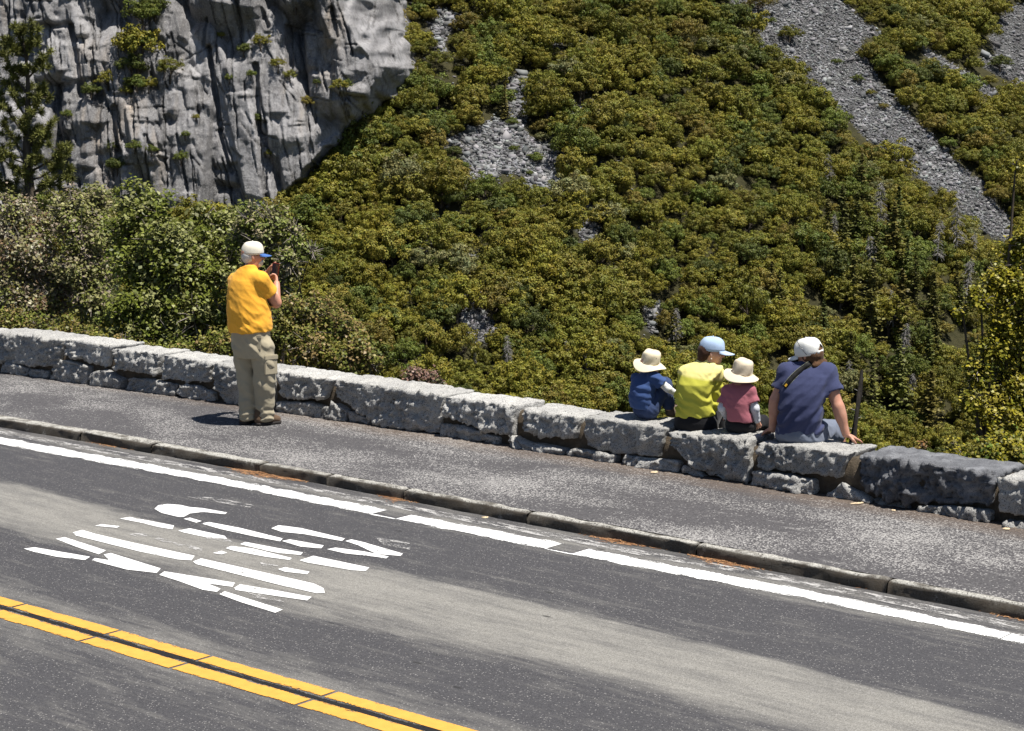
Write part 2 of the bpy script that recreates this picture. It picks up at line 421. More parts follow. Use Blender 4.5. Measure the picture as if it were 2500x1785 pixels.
# gutter strip of dusty road edge stays part of the asphalt; pine needles gather along the kerb
M_NEEDLE = NT('dry_pine_needles'); M_NEEDLE.base(M_NEEDLE.mix(M_NEEDLE.attr('tone', 'Fac'), (.20, .085, .038), (.52, .30, .15))); M_NEEDLE.rough(.7); M_NEEDLE = M_NEEDLE.m
def needle_pile(name, px, py, length, width, n, label, seed):
    rng = np.random.default_rng(seed); u0, v0 = px_uv(px, py)
    a = rng.normal(0, .55, n) * length; b = rng.normal(0, .50, n) * width * np.exp(-(a / length) ** 2)
    h = .014 * np.exp(-((a / length) ** 2 + (b / width) ** 2) * 4) * rng.random(n) + .004
    ang = rng.normal(0, .9, n); ln = rng.uniform(.02, .07, n); w = rng.uniform(.0016, .003, n); tl = rng.uniform(-.15, .25, n)
    dx, dy = np.cos(ang), np.sin(ang); c = np.stack([u0 + a, v0 + b, h], 1)
    d = np.stack([dx, dy, tl * .3], 1) * ln[:, None] / 2; s = np.stack([-dy, dx, 0 * dx], 1) * w[:, None]
    V = np.stack([c - d - s, c + d - s, c + d + s, c - d + s], 1).reshape(-1, 3); V[:, 2] = np.maximum(V[:, 2], .005)
    me = mesh_np(name, V, np.arange(4 * n).reshape(n, 4), attrs={'tone': np.repeat(rng.random(n), 4)})
    o = link(name, me, M_NEEDLE); o.rotation_euler = (0, 0, ROAD_ANG); tag(o, label, 'pine needles', kind='stuff')
for i, a in enumerate([(278, 1085, .55, .10, 900, 'rust-brown pine needles at the kerb joint, far left'), (105, 1052, .22, .06, 260, 'small scatter of pine needles by the leftmost kerb'), (640, 1157, .34, .11, 700, 'brown pine needles by kerb below the standing man'), (720, 1166, .30, .09, 550, 'thin drift of pine needles below the kerb just right of the standing man'),
                       (985, 1215, .26, .13, 900, 'orange-brown clump of pine needles at kerb, middle of the road edge'), (1510, 1322, .22, .07, 260, 'few pine needles beside the bark strip at kerb'), (1780, 1370, .34, .13, 900, 'wide rust-brown drift of pine needles at kerb, right of middle'), (2090, 1428, .22, .05, 220, 'thin line of pine needles under kerb at right'), (2490, 1508, .25, .06, 250, 'pine needles at kerb by the right edge')]):
    needle_pile('needle_litter', a[0], a[1], a[2], a[3], a[4], a[5], 40 + i)
# loose litter: bark strip, wood chips, leaves on road and walkway
def chip(name, px, py, z, ln, wd, ang, mat, label, cat, seed, thick=.006):
    rng = np.random.default_rng(seed); p = on_z(px, py, z); n = 9; V = []
    for k in range(n):
        s = -1 + 2 * k / (n - 1); w = wd * (1 - abs(s) ** 2.5 * .8) * (.8 + .4 * rng.random()); o = rng.normal(0, .004); hz = rng.uniform(0, .5) * thick
        for (q, r) in ((-1, 0), (-.6, 1), (.6, 1), (1, 0)): V.append((s * ln / 2, q * w / 2 + o, r * thick * (.6 + .4 * rng.random()) + hz * .4 + .001))
    Fs = [grid_faces(n, 4), np.array([[0, 1, 2, 3], [4 * n - 1, 4 * n - 2, 4 * n - 3, 4 * n - 4]])]
    o = link(name, mesh_np(name, np.array(V), Fs, True), mat); o.location = (p[0], p[1], z); o.rotation_euler = (0, 0, ang); tag(o, label, cat)
M_BARK = cloth('bark_litter', (.36, .25, .15), .3, 60); M_STRAW = cloth('pale_wood', (.58, .46, .30), .2, 80)
chip('bark_strip', 1497, 1316, 0.0, .22, .028, ROAD_ANG + .05, M_BARK, 'long pale-brown strip of bark lying in the gutter', 'bark', 1, .018)
chip('wood_splinter', 2092, 1230, WALK_Z, .115, .016, .35, M_STRAW, 'pale wood splinter on walkway below the dark boulder', 'splinter', 2, .010)
for i, (x, y, z, l, w, a, lab) in enumerate([(1184, 1264, 0, .05, .028, .2, 'curled tan leaf in the gutter, middle'), (1362, 1286, 0, .06, .03, .6, 'tan leaf against the kerb beside the edge line gap'), (1597, 1154, WALK_Z, .06, .03, .1, 'pale leaf on walkway under the wall below the woman'), (2456, 1292, WALK_Z, .05, .03, .1, 'yellowed leaf on walkway by the right edge'), (2181, 1247, WALK_Z, .03, .02, 0, 'small pale leaf below the dark boulder'), (2232, 1453, 0, .05, .02, -.4, 'dry leaf under the kerb at right')]):
    chip('dry_leaf', x, y, z, l, w, a, M_STRAW, lab, 'leaf', 20 + i, .009)
# ------------------------------------------------------------------ roadside wall: cap stones and footing stones, each its own block
def mat_granite(name, lo, hi, dark=.10, lichen=(.50, .49, .46), spots=True):
    t = NT(name); c = t.coord(); r = t.objinfo('Random')
    cc = t.node('ShaderNodeVectorMath', operation='ADD'); t.lk(c, cc.inputs[0])
    comb = t.node('ShaderNodeCombineXYZ'); t.lk(t.math('MULTIPLY', r, 31.0), comb.inputs[0]); t.lk(t.math('MULTIPLY', r, 17.0), comb.inputs[1]); t.lk(comb.outputs[0], cc.inputs[1]); c = cc.outputs[0]
    v = t.sep(t.voro(c, 210, 'F1', 'Color')); n = t.noise(c, 5, 6, .62); f = t.noise(c, 130, 4, .65); m = t.noise(c, 26, 5, .65)
    col = t.mix(v[0], lo, hi)
    col = t.mix(t.ramp(n, .45, .72), col, lichen)
    col = t.mix(t.ramp(m, .60, .76, 0, .6), col, tuple(a * .5 for a in lo))
    col = t.mix(t.ramp(v[1], 1 - dark - .02, 1 - dark + .02), col, (.045, .043, .042))
    tone = t.ramp(r, 0, 1, .82, 1.12)
    mm = t.node('ShaderNodeVectorMath', operation='SCALE'); t.lk(col, mm.inputs[0]); t.lk(tone, mm.inputs['Scale'])
    t.base(mm.outputs[0]); t.rough(.88); t.spec(.2)
    m2 = t.noise(c, 55, 6, .7)
    t.bump(t.math('ADD', t.math('MULTIPLY', m, .8), t.math('ADD', t.math('MULTIPLY', f, .35), t.math('MULTIPLY', m2, 1.0))), 1.0, .013)
    return t.m
M_GRAN = mat_granite('rough_granite', (.30, .296, .285), (.46, .453, .437))
M_GRAN2 = mat_granite('footing_granite', (.25, .246, .24), (.40, .393, .38), .12)
M_DARKST = mat_granite('dark_schist_stone', (.085, .088, .097), (.15, .154, .166), .04, (.23, .235, .25))
def mat_mortar():
    t = NT('brown_mortar'); c = t.coord(); n = t.noise(c, 14, 6, .7); v = t.voro(c, 55, 'F1'); f = t.noise(c, 140, 3)
    col = t.mix(t.ramp(n, .3, .7), (.085, .066, .046), (.19, .152, .11)); col = t.mix(t.ramp(v, .12, .3, .7, 0), col, (.10, .08, .06))
    t.base(col); t.rough(.95); t.bump(t.math('ADD', n, f), 1.0, .03); return t.m
M_MORTAR = mat_mortar()

wall_root = empty('stone_wall'); wall_root.rotation_euler = (0, 0, ROAD_ANG)
tag(wall_root, 'low roadside wall of pale rough granite blocks along the walkway', 'wall')
def pl(pts, t):
    k = np.linspace(0, 1, len(pts)); p = np.array(pts, float)
    return np.interp(t, k, p[:, 0]), np.interp(t, k, p[:, 1])
CAP_TOP = []
def stone(name, top, bot, depth, front=0.0, mat=M_GRAN, seed=0, rad=.035, amp=.03, step=.017, topamp=.014, lean=0.0, split=True):
    """top / bot: outlines in (u,z) on the wall face. A rounded, split-faced block of real depth."""
    rng = np.random.default_rng(seed)
    w = abs(top[-1][0] - top[0][0]); h = max(.05, np.mean([a[1] for a in top]) - np.mean([a[1] for a in bot]))
    nx, ny, nz = max(5, int(w / step)), max(4, int(h / step)), max(4, int(depth / (step * 1.3)))
    V = []; Fs = []; off = 0; N = []
    def side(A, B, C, n1, n2):       # parameter cube faces
        a, b = np.meshgrid(np.linspace(-1, 1, n1 + 1), np.linspace(-1, 1, n2 + 1), indexing='ij')
        return np.stack(A(a, b), -1).reshape(-1, 3), grid_faces(n1 + 1, n2 + 1)
    faces = [(lambda a, b: (a, -np.ones_like(a), b), nx, ny), (lambda a, b: (-a, np.ones_like(a), b), nx, ny), (lambda a, b: (a, b, np.ones_like(a)), nx, nz), (lambda a, b: (-a, b, -np.ones_like(a)), nx, nz),
             (lambda a, b: (np.ones_like(a), a, b), nz, ny), (lambda a, b: (-np.ones_like(a), -a, b), nz, ny)]
    for fn, n1, n2 in faces:
        p, f = side(fn, 0, 0, n1, n2); V.append(p); Fs.append(f + off); off += len(p)
    Q = np.concatenate(V); Fq = np.concatenate(Fs)
    he = np.array([w / 2, depth / 2, h / 2]); r = min(rad, h * .42, w * .3)
    M = Q * he; inner = np.clip(M, -(he - r), he - r); dd = M - inner; ln = np.linalg.norm(dd, axis=1, keepdims=True); nr = dd / np.maximum(ln, 1e-9)
    M = inner + nr * r
    # chipped arrises and rough split faces
    s3 = rng.uniform(0, 90, 3)
    P = M + s3
    big = fbm(P[:, 0] * 3.2, P[:, 1] * 3.2, P[:, 2] * 4.5, 3)
    mid = fbm(P[:, 0] * 11, P[:, 1] * 11, P[:, 2] * 13, 4, .6)
    rid = 1 - 2 * np.abs(perlin(P[:, 0] * 9, P[:, 1] * 7, P[:, 2] * 16)); cell = voronoi(P[:, 0] * 8 + .3 * P[:, 2], P[:, 2] * 11, seed * 1.3); chis = hash01(cell[0], cell[1], 3.3) - .5
    fr = np.clip(-nr[:, 1], 0, 1); tp = np.clip(nr[:, 2], 0, 1)
    rough = .5 + .5 * np.clip(.5 + 1.6 * fbm(P[:, 0] * 1.7, 3.3, P[:, 2] * 2.1, 2), 0, 1) if split else .4
    k = (1.25 * amp * fr * rough + topamp * tp + amp * .5 * (1 - fr - tp).clip(0, 1))
    fine = fbm(P[:, 0] * 30, P[:, 1] * 26, P[:, 2] * 34, 2, .6)
    disp = k * (.40 * big + .60 * mid + .35 * rid * fr + .50 * fine * (fr + .3) + 1.1 * chis * fr)
    M = M + nr * disp[:, None]
    t = (M[:, 0] / w + .5); s = (M[:, 2] / h + .5)
    tu, tz = pl(top, np.clip(t, 0, 1)); bu, bz = pl(bot, np.clip(t, 0, 1))
    ex = (t - np.clip(t, 0, 1)) * w
    u = bu + (tu - bu) * s + ex; z = bz + (tz - bz) * s
    v = wall_v(0) * 0 + (V_WALL + bend_a(u)) + front + depth / 2 + M[:, 1] + lean * s
    me = mesh_np(name, np.stack([u, v, z], 1), Fq, True)
    bm = bmesh.new(); bm.from_mesh(me); bmesh.ops.remove_doubles(bm, verts=bm.verts, dist=.0012); bm.to_mesh(me); bm.free()
    for p_ in me.polygons: p_.use_smooth = True
    return link(name, me, mat, wall_root)
W = lambda pts: [on_wall(x, y) for x, y in pts]
caps = [([(-20, 808), (60, 816), (155, 830)], [(-22, 880), (70, 893), (140, 894)]),
        ([(160, 829), (275, 845)], [(163, 868), (215, 886), (262, 897)]),
        ([(281, 851), (391, 863)], [(286, 899), (335, 909), (385, 914)]),
        ([(398, 866), (512, 884)], [(398, 925), (460, 932), (510, 934)]),
        ([(518, 886), (600, 897), (670, 906)], [(530, 942), (556, 985), (620, 996), (668, 1002)]),
        ([(677, 906), (813, 927)], [(690, 970), (745, 973), (795, 973)]),
        ([(819, 926), (940, 944), (1082, 966)], [(821, 966), (868, 1004), (915, 1034), (990, 1051), (1072, 1058)]),
        ([(1088, 969), (1260, 990)], [(1090, 1014), (1171, 1047), (1253, 1066)]),
        ([(1277, 997), (1413, 1018)], [(1278, 1049), (1334, 1064), (1403, 1073)]),
        ([(1427, 1018), (1530, 1031), (1625, 1046)], [(1431, 1090), (1510, 1108), (1606, 1115)]),
        ([(1635, 1054), (1832, 1072)], [(1647, 1095), (1700, 1142), (1753, 1168), (1828, 1179)]),
        ([(1849, 1080), (1960, 1092), (2075, 1106)], [(1852, 1142), (1946, 1154), (2050, 1167)]),
        ([(2099, 1108), (2232, 1128), (2432, 1155)], [(2099, 1188), (2178, 1217), (2309, 1229), (2418, 1232)]),
        ([(2440, 1164), (2520, 1173), (2625, 1192)], [(2443, 1247), (2520, 1262), (2622, 1282)])]
lows = [([(7, 888), (28, 886), (67, 899)], [(7, 906), (67, 914)]), ([(70, 902), (116, 906)], [(70, 913), (116, 918)]), ([(139, 888), (162, 880), (220, 894)], [(125, 920), (181, 931), (218, 933)]),
        ([(227, 909), (260, 904), (304, 926)], [(227, 934), (269, 941), (301, 946)]), ([(313, 924), (371, 926), (433, 938)], [(315, 948), (362, 957), (429, 963)]), ([(436, 943), (478, 940), (522, 960)], [(436, 966), (482, 974), (522, 980)]),
        ([(683, 980), (755, 983), (792, 992)], [(685, 1006), (755, 1015), (790, 1018)]), ([(796, 998), (820, 983), (850, 1002)], [(792, 1019), (847, 1028)]), ([(852, 1003), (903, 1026)], [(852, 1024), (903, 1035)]),
        ([(1079, 1034), (1125, 1039), (1218, 1068)], [(1079, 1061), (1125, 1073), (1218, 1088)]), ([(1250, 1062), (1278, 1075), (1385, 1096)], [(1250, 1092), (1297, 1103), (1380, 1111)]), ([(1389, 1094), (1445, 1100), (1508, 1112)], [(1389, 1117), (1440, 1123), (1505, 1133)]),
        ([(1529, 1113), (1560, 1115), (1660, 1126)], [(1526, 1136), (1560, 1145), (1657, 1155)]), ([(1674, 1132), (1699, 1145), (1722, 1164)], [(1670, 1156), (1714, 1169)]), ([(1844, 1149), (1920, 1158), (1991, 1172)], [(1840, 1184), (1920, 1195), (1989, 1209)]),
        ([(2023, 1204), (2058, 1180), (2124, 1216)], [(2021, 1214), (2077, 1224), (2131, 1230)]), ([(2133, 1216), (2182, 1224), (2220, 1232)], [(2133, 1229), (2220, 1245)]), ([(2247, 1234), (2321, 1236), (2423, 1247)], [(2247, 1253), (2348, 1271), (2421, 1275)]), ([(2456, 1269), (2560, 1285)], [(2456, 1285), (2560, 1303)])]
for i, (a, b) in enumerate(caps):
    dark = i == 12
    A, B = W(a), W(b)
    CAP_TOP += [(p[0], p[1]) for p in A]
    o = stone('cap_stone', A, B, WALL_T + (.06 if dark else 0), -.015 + .012 * math.sin(i * 2.3), M_DARKST if dark else M_GRAN, 100 + i, .03 if dark else .016, .060 if dark else .048, .016, .018, split=(i not in (9, 13)))
    if dark: o['label'] = 'dark slate-grey boulder set among the pale cap stones'
for i, (a, b) in enumerate(lows):
    A, B = W(a), W(b)
    stone('footing_stone', A, [(p[0], min(p[1], WALK_Z - .01)) for p in B], .22, -.03 + .02 * math.sin(i * 1.7), M_GRAN2, 200 + i, .016, .042, .016)
# the wall runs on past both sides of the picture
rng = np.random.default_rng(77)
for sgn, u0, u1 in ((-1, on_wall(-24, 800)[0] - .03, -70), (1, on_wall(2630, 1192)[0] + .03, 40)):
    u = u0
    while (u > u1 if sgn < 0 else u < u1):
        l = rng.uniform(.6, 1.25); a, b = (u - l, u) if sgn < 0 else (u, u + l); zt = .53 + rng.normal(0, .015); zb = .24 + rng.normal(0, .03)
        near = abs(u - u0) < 8
        stone('cap_stone', [(a + .02, zt), (b - .02, zt + rng.normal(0, .01))], [(a + .03, zb), (b - .03, zb)], WALL_T, -.015, M_GRAN, int(rng.integers(1e6)), .035, .035, .028 if near else .06, .02)
        stone('footing_stone', [(a + .04, zb - .03), (b - .06, zb - .04)], [(a + .04, WALK_Z - .01), (b - .06, WALK_Z - .01)], .22, -.03, M_GRAN2, int(rng.integers(1e6)), .03, .03, .03 if near else .06)
        u += sgn * l
# mortar bed behind the faces
CAP_TOP.sort(); CT = np.array(CAP_TOP)
us = np.concatenate([np.linspace(-70, -19, 60), np.linspace(-18.9, -4.8, 560), np.linspace(-4.7, 40, 60)])
def cap_z(u): return np.interp(u, CT[:, 0], CT[:, 1], left=.53, right=.53)
prof = [(.055, 0, 0), (.05, .06, 0), (.045, .5, 0), (.05, .86, 0), (.09, .93, 0), (.36, .93, 0), (.40, .86, 0), (.40, 0, -.5)]
V = []
for k, (dv, fr, dz) in enumerate(prof):
    zc = cap_z(us)
    V.append(np.stack([us, V_WALL + bend_a(us) + dv + .018 * fbm(us * 5, k * .6, 1.0, 3) * (k < 6), (zc - .02) * fr + dz + .006 * perlin(us * 9, k, 3)], 1))
V = np.stack(V, 1)
link('mortar_core', mesh_np('mortar_core', V.reshape(-1, 3), grid_faces(len(us), len(prof)), True), M_MORTAR, wall_root)
# ------------------------------------------------------------------ terrain: near slope below the wall, far mountain side, cliff
def softplus(x): return np.where(x > 30, x, np.log1p(np.exp(np.minimum(x, 30))))
def mountain(X, Y):
    X = np.asarray(X, float); Y = np.asarray(Y, float)
    B = -.5 * 15 * softplus((X + 3) / 15.0)
    z = -38.5 + .66 * (Y - 260) + B
    z = z + 1.8 * fbm(X / 26, Y / 40, 1.7, 3) + .5 * fbm(X / 7, Y / 9, 4.4, 2)
    return z
def near_slope(X, Y):
    v = X * DV[0] + Y * DV[1]; u = X * DU[0] + Y * DU[1]
    d = v - (V_WALL + bend_a(u) + .42)
    return np.where(d < 0, -.25, -.25 - .62 * d) + .25 * fbm(X / 3, Y / 3, 2, 3) * np.clip(d, 0, 1)
def ground_z(X, Y):
    a = near_slope(X, Y); b = mountain(X, Y)
    return np.maximum(a, b)
def on_mountain(x, y):               # pixel -> terrain point (vectorised march)
    x = np.atleast_1d(np.asarray(x, float)); y = np.atleast_1d(np.asarray(y, float))
    a = (x - CXP) / F_PX; b = (CYP - y) / F_PX
    r = np.stack([a, _c + b * _s, -_s + b * _c], 1)
    lo = np.full(len(x), 180.0); hi = np.full(len(x), 700.0)
    for _ in range(36):
        m = (lo + hi) / 2; P = r * m[:, None]
        under = P[:, 2] + CAM_H < mountain(P[:, 0], P[:, 1])
        hi = np.where(under, m, hi); lo = np.where(under, lo, m)
    P = r * hi[:, None]; P[:, 2] += CAM_H
    return P
# scree polygons traced on the far slope (photo pixels)
c2 = lambda pts: [(750 + x / 2.275, y / 2.275) for x, y in pts]
c3 = lambda pts: [(1500 + x / 2.275, y / 2.275) for x, y in pts]
SCREE = [
 c3([(610, -40), (700, 80), (800, 170), (810, 260), (960, 340), (1060, 440), (1200, 560), (1300, 650), (1370, 740), (1450, 800), (1550, 850), (1650, 960), (1830, 1090), (1940, 1190), (2080, 1310), (2240, 1350), (2250, 1240), (2120, 1150), (2050, 1020), (1930, 930), (1820, 820), (1750, 740), (1640, 640), (1560, 560), (1480, 470), (1400, 330), (1370, 220), (1480, 190), (1340, 80), (1230, -40)]),
 c3([(1690, 262), (1745, 280), (1850, 345), (1955, 405), (2065, 475), (2170, 550), (2130, 568), (2000, 488), (1885, 418), (1780, 355)]),
 c3([(2330, 10), (2205, 35), (2140, 115), (2085, 205), (2115, 315), (2005, 330), (2060, 375), (2180, 445), (2330, 490)]),
 c2([(870, 740), (1000, 690), (1060, 660), (1150, 720), (1210, 740), (1290, 800), (1370, 760), (1400, 800), (1440, 900), (1450, 1000), (1410, 1080), (1420, 1190), (1340, 1150), (1300, 1080), (1220, 1050), (1210, 960), (1060, 960), (1040, 1000), (940, 1000), (900, 1090), (850, 1040), (860, 900)]),
 c2([(1115, 430), (1190, 415), (1280, 410), (1215, 490), (1180, 570), (1210, 650), (1200, 740), (1100, 660), (1125, 560)]),
 c2([(1355, 185), (1430, 195), (1405, 275), (1355, 255)]), c2([(1455, 600), (1545, 595), (1545, 670), (1495, 695)]), c2([(1555, 560), (1600, 560), (1610, 600), (1570, 605)]),
 c2([(1100, -20), (1150, -20), (1160, 40), (1120, 50)]),
 c2([(690, 130), (760, 60), (840, 80), (880, 140), (780, 170), (760, 240), (780, 330), (720, 280)]), c2([(930, 225), (1010, 230), (1080, 262), (1050, 290), (960, 262)]), c2([(1000, 290), (1060, 330), (1050, 380), (1010, 340)]),
 [(1145, 622), (1172, 628), (1172, 715), (1167, 745), (1212, 810), (1178, 842), (1120, 818), (1128, 780), (1136, 720), (1140, 670)],
 c2([(1445, 1205), (1500, 1225), (1520, 1145), (1595, 1115), (1605, 1200), (1595, 1390), (1540, 1375), (1505, 1280)]),
 [(1574, 738), (1612, 742), (1601, 775), (1595, 818), (1578, 784)],
 c2([(655, 1180), (700, 1190), (690, 1260), (700, 1330), (690, 1430), (660, 1420), (640, 1340), (660, 1260)]), c2([(870, 1200), (895, 1210), (885, 1350), (865, 1340)]), c2([(270, 620), (340, 640), (340, 680), (290, 670)]), c2([(310, 790), (370, 800), (360, 820), (310, 810)]),
 c2([(730, 790), (860, 750), (850, 790), (780, 830), (770, 870), (730, 850)]),
]
def in_poly(x, y, poly):
    x = np.asarray(x, float); y = np.asarray(y, float); ins = np.zeros(x.shape, bool); n = len(poly); j = n - 1
    for i in range(n):
        xi, yi = poly[i]; xj, yj = poly[j]
        c = ((yi > y) != (yj > y)) & (x < (xj - xi) * (y - yi) / (yj - yi + 1e-12) + xi)
        ins ^= c; j = i
    return ins
def in_scree(x, y): 
    m = np.zeros(np.shape(x), bool)
    for p in SCREE: m |= in_poly(x, y, p)
    return m
def mat_slope():
    t = NT('mountain_soil'); c = t.coord(); n = t.noise(c, .35, 6, .65); f = t.noise(c, 2.2, 5, .7); s = t.attr('scree', 'Fac')
    col = t.mix(t.ramp(n, .35, .65), (.030, .029, .014), (.062, .056, .028)); col = t.mix(t.ramp(f, .45, .7, 0, .6), col, (.05, .05, .018))
    rock = t.mix(t.ramp(f, .3, .7), (.05, .05, .052), (.13, .13, .13)); col = t.mix(s, col, rock)
    t.base(col); t.rough(.95); t.spec(.1); t.bump(f, 1.0, .5); return t.m
M_SLOPE = mat_slope()
gx = np.linspace(-150, 190, 250); gy = np.linspace(195, 520, 240)
X, Y = np.meshgrid(gx, gy, indexing='ij'); Z = mountain(X, Y)
P = np.stack([X, Y, Z], -1).reshape(-1, 3); px, py = project(P)
mo = link('mountain_side', mesh_np('mountain_side', P, grid_faces(250, 240), True, attrs={'scree': in_scree(px, py).astype(float)}), M_SLOPE); tag(mo, kind='structure')
# near slope falling away behind the wall down to the valley
us = np.linspace(-110, 130, 150); ds = np.concatenate([np.linspace(0, 12, 40), np.linspace(12.5, 190, 60)])
U, Dd = np.meshgrid(us, ds, indexing='ij'); Vv = V_WALL + bend_a(U) + .30 + Dd
X = U * DU[0] + Vv * DV[0]; Y = U * DU[1] + Vv * DV[1]; Z = near_slope(X, Y); Z[:, 0] = -.05; Z = np.maximum(Z, -100)
vs = link('valley_slope', mesh_np('valley_slope', np.stack([X, Y, Z], -1).reshape(-1, 3), grid_faces(150, 100), True, attrs={'scree': np.zeros(X.size)}), M_SLOPE); tag(vs, kind='structure')
# the bank and ground on the camera's side of the road
us = np.linspace(-90, 60, 76); V = []
for u in us:
    for v, z in ((2.45, -.004), (2.0, .05), (1.3, .75), (.4, 1.45), (-3, 1.5), (-60, 6)): V.append((*xy_of(u, v + bend(u)), z + (.08 * math.sin(u * 1.7 + v * 3) if v < 2 else 0)))
bk = link('ground', mesh_np('ground', np.array(V), grid_faces(76, 6), True, attrs={'scree': np.zeros(len(V))}), M_SLOPE); tag(bk, kind='structure')

# ------------------------------------------------------------------ granite cliff
CE_Z = np.array([-30, -14, -9, -2.2, 4.0, 9.0, 13.0, 20, 40.]); CE_X = np.array([-47, -39.5, -34.5, -29, -24.0, -22.0, -25.5, -28.6, -30.])
def cliff_edge(z): return np.interp(z, CE_Z, CE_X)
def blocks(X, Z, wx, wz, seed, lean, off, tilt, steep):
    """angular jointed blocks: the nearest (smallest Y) of many tilted, flat-faced prisms"""
    s = X + lean * Z; xi = np.floor(s / wx); zi = np.floor(Z / wz); out = np.full(X.shape, 9e9); tone = np.zeros(X.shape)
    for dx in (-2, -1, 0, 1, 2):
        for dz in (-1, 0, 1):
            gx = xi + dx; gz = zi + dz; h = lambda k: hash01(gx, gz, seed + k)
            cx = (gx + .5 + .8 * (h(.1) - .5)) * wx; cz = (gz + .5 + .8 * (h(.2) - .5)) * wz
            a = (h(.3) - .5) * .55; d1 = s - cx; d2 = Z - cz; ca, sa = np.cos(a), np.sin(a); e1 = d1 * ca + d2 * sa; e2 = -d1 * sa + d2 * ca
            hx = wx * (.28 + .42 * h(.4)); hz = wz * (.25 + .45 * h(.5))
            pen = np.maximum(0, e1 - hx) * steep * (.5 + 1.3 * h(.6)) + np.maximum(0, -e1 - hx) * steep * (.5 + 1.3 * h(.7)) + np.maximum(0, e2 - hz) * steep * (.35 + .8 * h(.8)) + np.maximum(0, -e2 - hz) * steep * (.4 + .9 * h(.9))
            v = (h(1.1) - .5) * off + (h(1.2) - .5) * tilt * e1 + (h(1.3) - .42) * tilt * .55 * e2 + pen
            m = v < out; out = np.where(m, v, out); tone = np.where(m, h(1.4), tone)
    return out, tone
def joints(X, Z):
    """straight fracture lines: narrow open grooves, the rock on one side standing a little proud"""
    rng = np.random.default_rng(404); Y = np.zeros(X.shape); line = np.zeros(X.shape)
    x0, z0 = X[0, 0], Z[0, 0]; dx = X[1, 0] - x0; dz = Z[0, 1] - z0
    for i in range(430):
        cx = rng.uniform(-96, -14); cz = rng.uniform(-28, 34); r = rng.random()
        if r < .52: ang = math.pi / 2 + .19 + rng.normal(0, .07); L_ = rng.uniform(3, 15); dep = rng.uniform(.25, .9)
        elif r < .80: ang = rng.normal(-.12, .16); L_ = rng.uniform(1.0, 5.0); dep = rng.uniform(.2, .55)
        else: ang = rng.choice([.75, -.85, 2.05]) + rng.normal(0, .12); L_ = rng.uniform(1.5, 7); dep = rng.uniform(.2, .5)
        hw = rng.uniform(.10, .20); ex = 4.0
        i0 = max(0, int((cx - L_ - ex - x0) / dx)); i1 = int((cx + L_ + ex - x0) / dx); j0 = max(0, int((cz - L_ - ex - z0) / dz)); j1 = int((cz + L_ + ex - z0) / dz)
        xs = X[i0:i1, j0:j1]; zs = Z[i0:i1, j0:j1]
        if not xs.size: continue
        c, s_ = math.cos(ang), math.sin(ang); t = (xs - cx) * c + (zs - cz) * s_; d = -(xs - cx) * s_ + (zs - cz) * c + .05 * np.sin(t * 2.1 + i) + .10 * np.sin(t * .7 + 2 * i)
        along = np.clip((L_ / 2 - np.abs(t)) / .5, 0, 1); g = np.clip(1.3 - np.abs(d) / hw, 0, 1) * along
        step = rng.uniform(.1, .55) * (1 if rng.random() < .5 else -1); side = np.where(d * step > 0, np.exp(-np.abs(d) / 1.4), 0) * along * abs(step)
        Y[i0:i1, j0:j1] += dep * g - side; line[i0:i1, j0:j1] = np.maximum(line[i0:i1, j0:j1], g)
    return Y, line
def cliff_Y(X, Z):
    Y = 297 + .24 * (Z + 15) + 1.6 * fbm(X / 20, Z / 34, 8.8, 2)
    smooth = np.exp(-((X + .22 * Z + 44) / 8.0) ** 2)           # the long clean slabs in the middle
    a, ta = blocks(X, Z, 5.5, 17, 1.0, .20, 3.0, .70, 1.9)
    b, tb = blocks(X, Z, 2.5, 6.0, 21.0, .17, 1.25, .8, 1.6)
    c, tc = blocks(X, Z, 1.15, 2.4, 41.0, .14, .34, .7, .9)
    j, ln = joints(X, Z)
    Y = Y + a + b * (1 - .6 * smooth) + c * (1 - .6 * smooth) + j * (1 - .35 * smooth)
    return Y, ta, tb, tc, ln
# deep named clefts traced from the photograph: (top px, bottom px, half width m, depth m)
CLEFT = [((160, 60), (186, 235), .42, 1.6), ((285, 265), (290, 365), .5, 1.7), ((500, 115), (535, 320), .38, 1.8), ((535, 320), (565, 420), .30, 1.5), ((620, 160), (650, 460), .42, 1.9), ((575, 0), (580, 100), .3, 1.3), ((690, 60), (702, 190), .38, 1.6), ((650, 300), (660, 490), .35, 1.4), ((85, 60), (135, 62), .4, 1.3), ((490, 40), (480, 110), .25, .9), ((745, 250), (760, 400), .2, .8), ((625, 20), (640, 60), .4, 1.2), ((805, 20), (815, 85), .35, 1.2), ((210, 120), (215, 200), .25, .9), ((370, 330), (420, 420), .22, .8), ((440, 330), (470, 480), .2, .8)]
def cliff_clefts(X, Z, Y):
    for (a, b, hw, dp) in CLEFT:
        pa = on_y(a[0], a[1], 302); pb = on_y(b[0], b[1], 300)
        ax, az, bx, bz = pa[0], pa[2], pb[0], pb[2]
        dx, dz = bx - ax, bz - az; L2 = dx * dx + dz * dz
        t = np.clip(((X - ax) * dx + (Z - az) * dz) / L2, 0, 1)
        wob = .35 * perlin(X * .5, Z * .5, 3.3) + .15 * perlin(X * 1.7, Z * 1.7, 1.3)
        side = ((X - ax) * dz - (Z - az) * dx) / math.sqrt(L2)        # signed distance, + = right
        d = np.hypot(X - (ax + t * dx), Z - (az + t * dz)) + wob * .4
        Y = Y + dp * np.clip(1.4 - d / hw, 0, 1) ** .6
    return Y
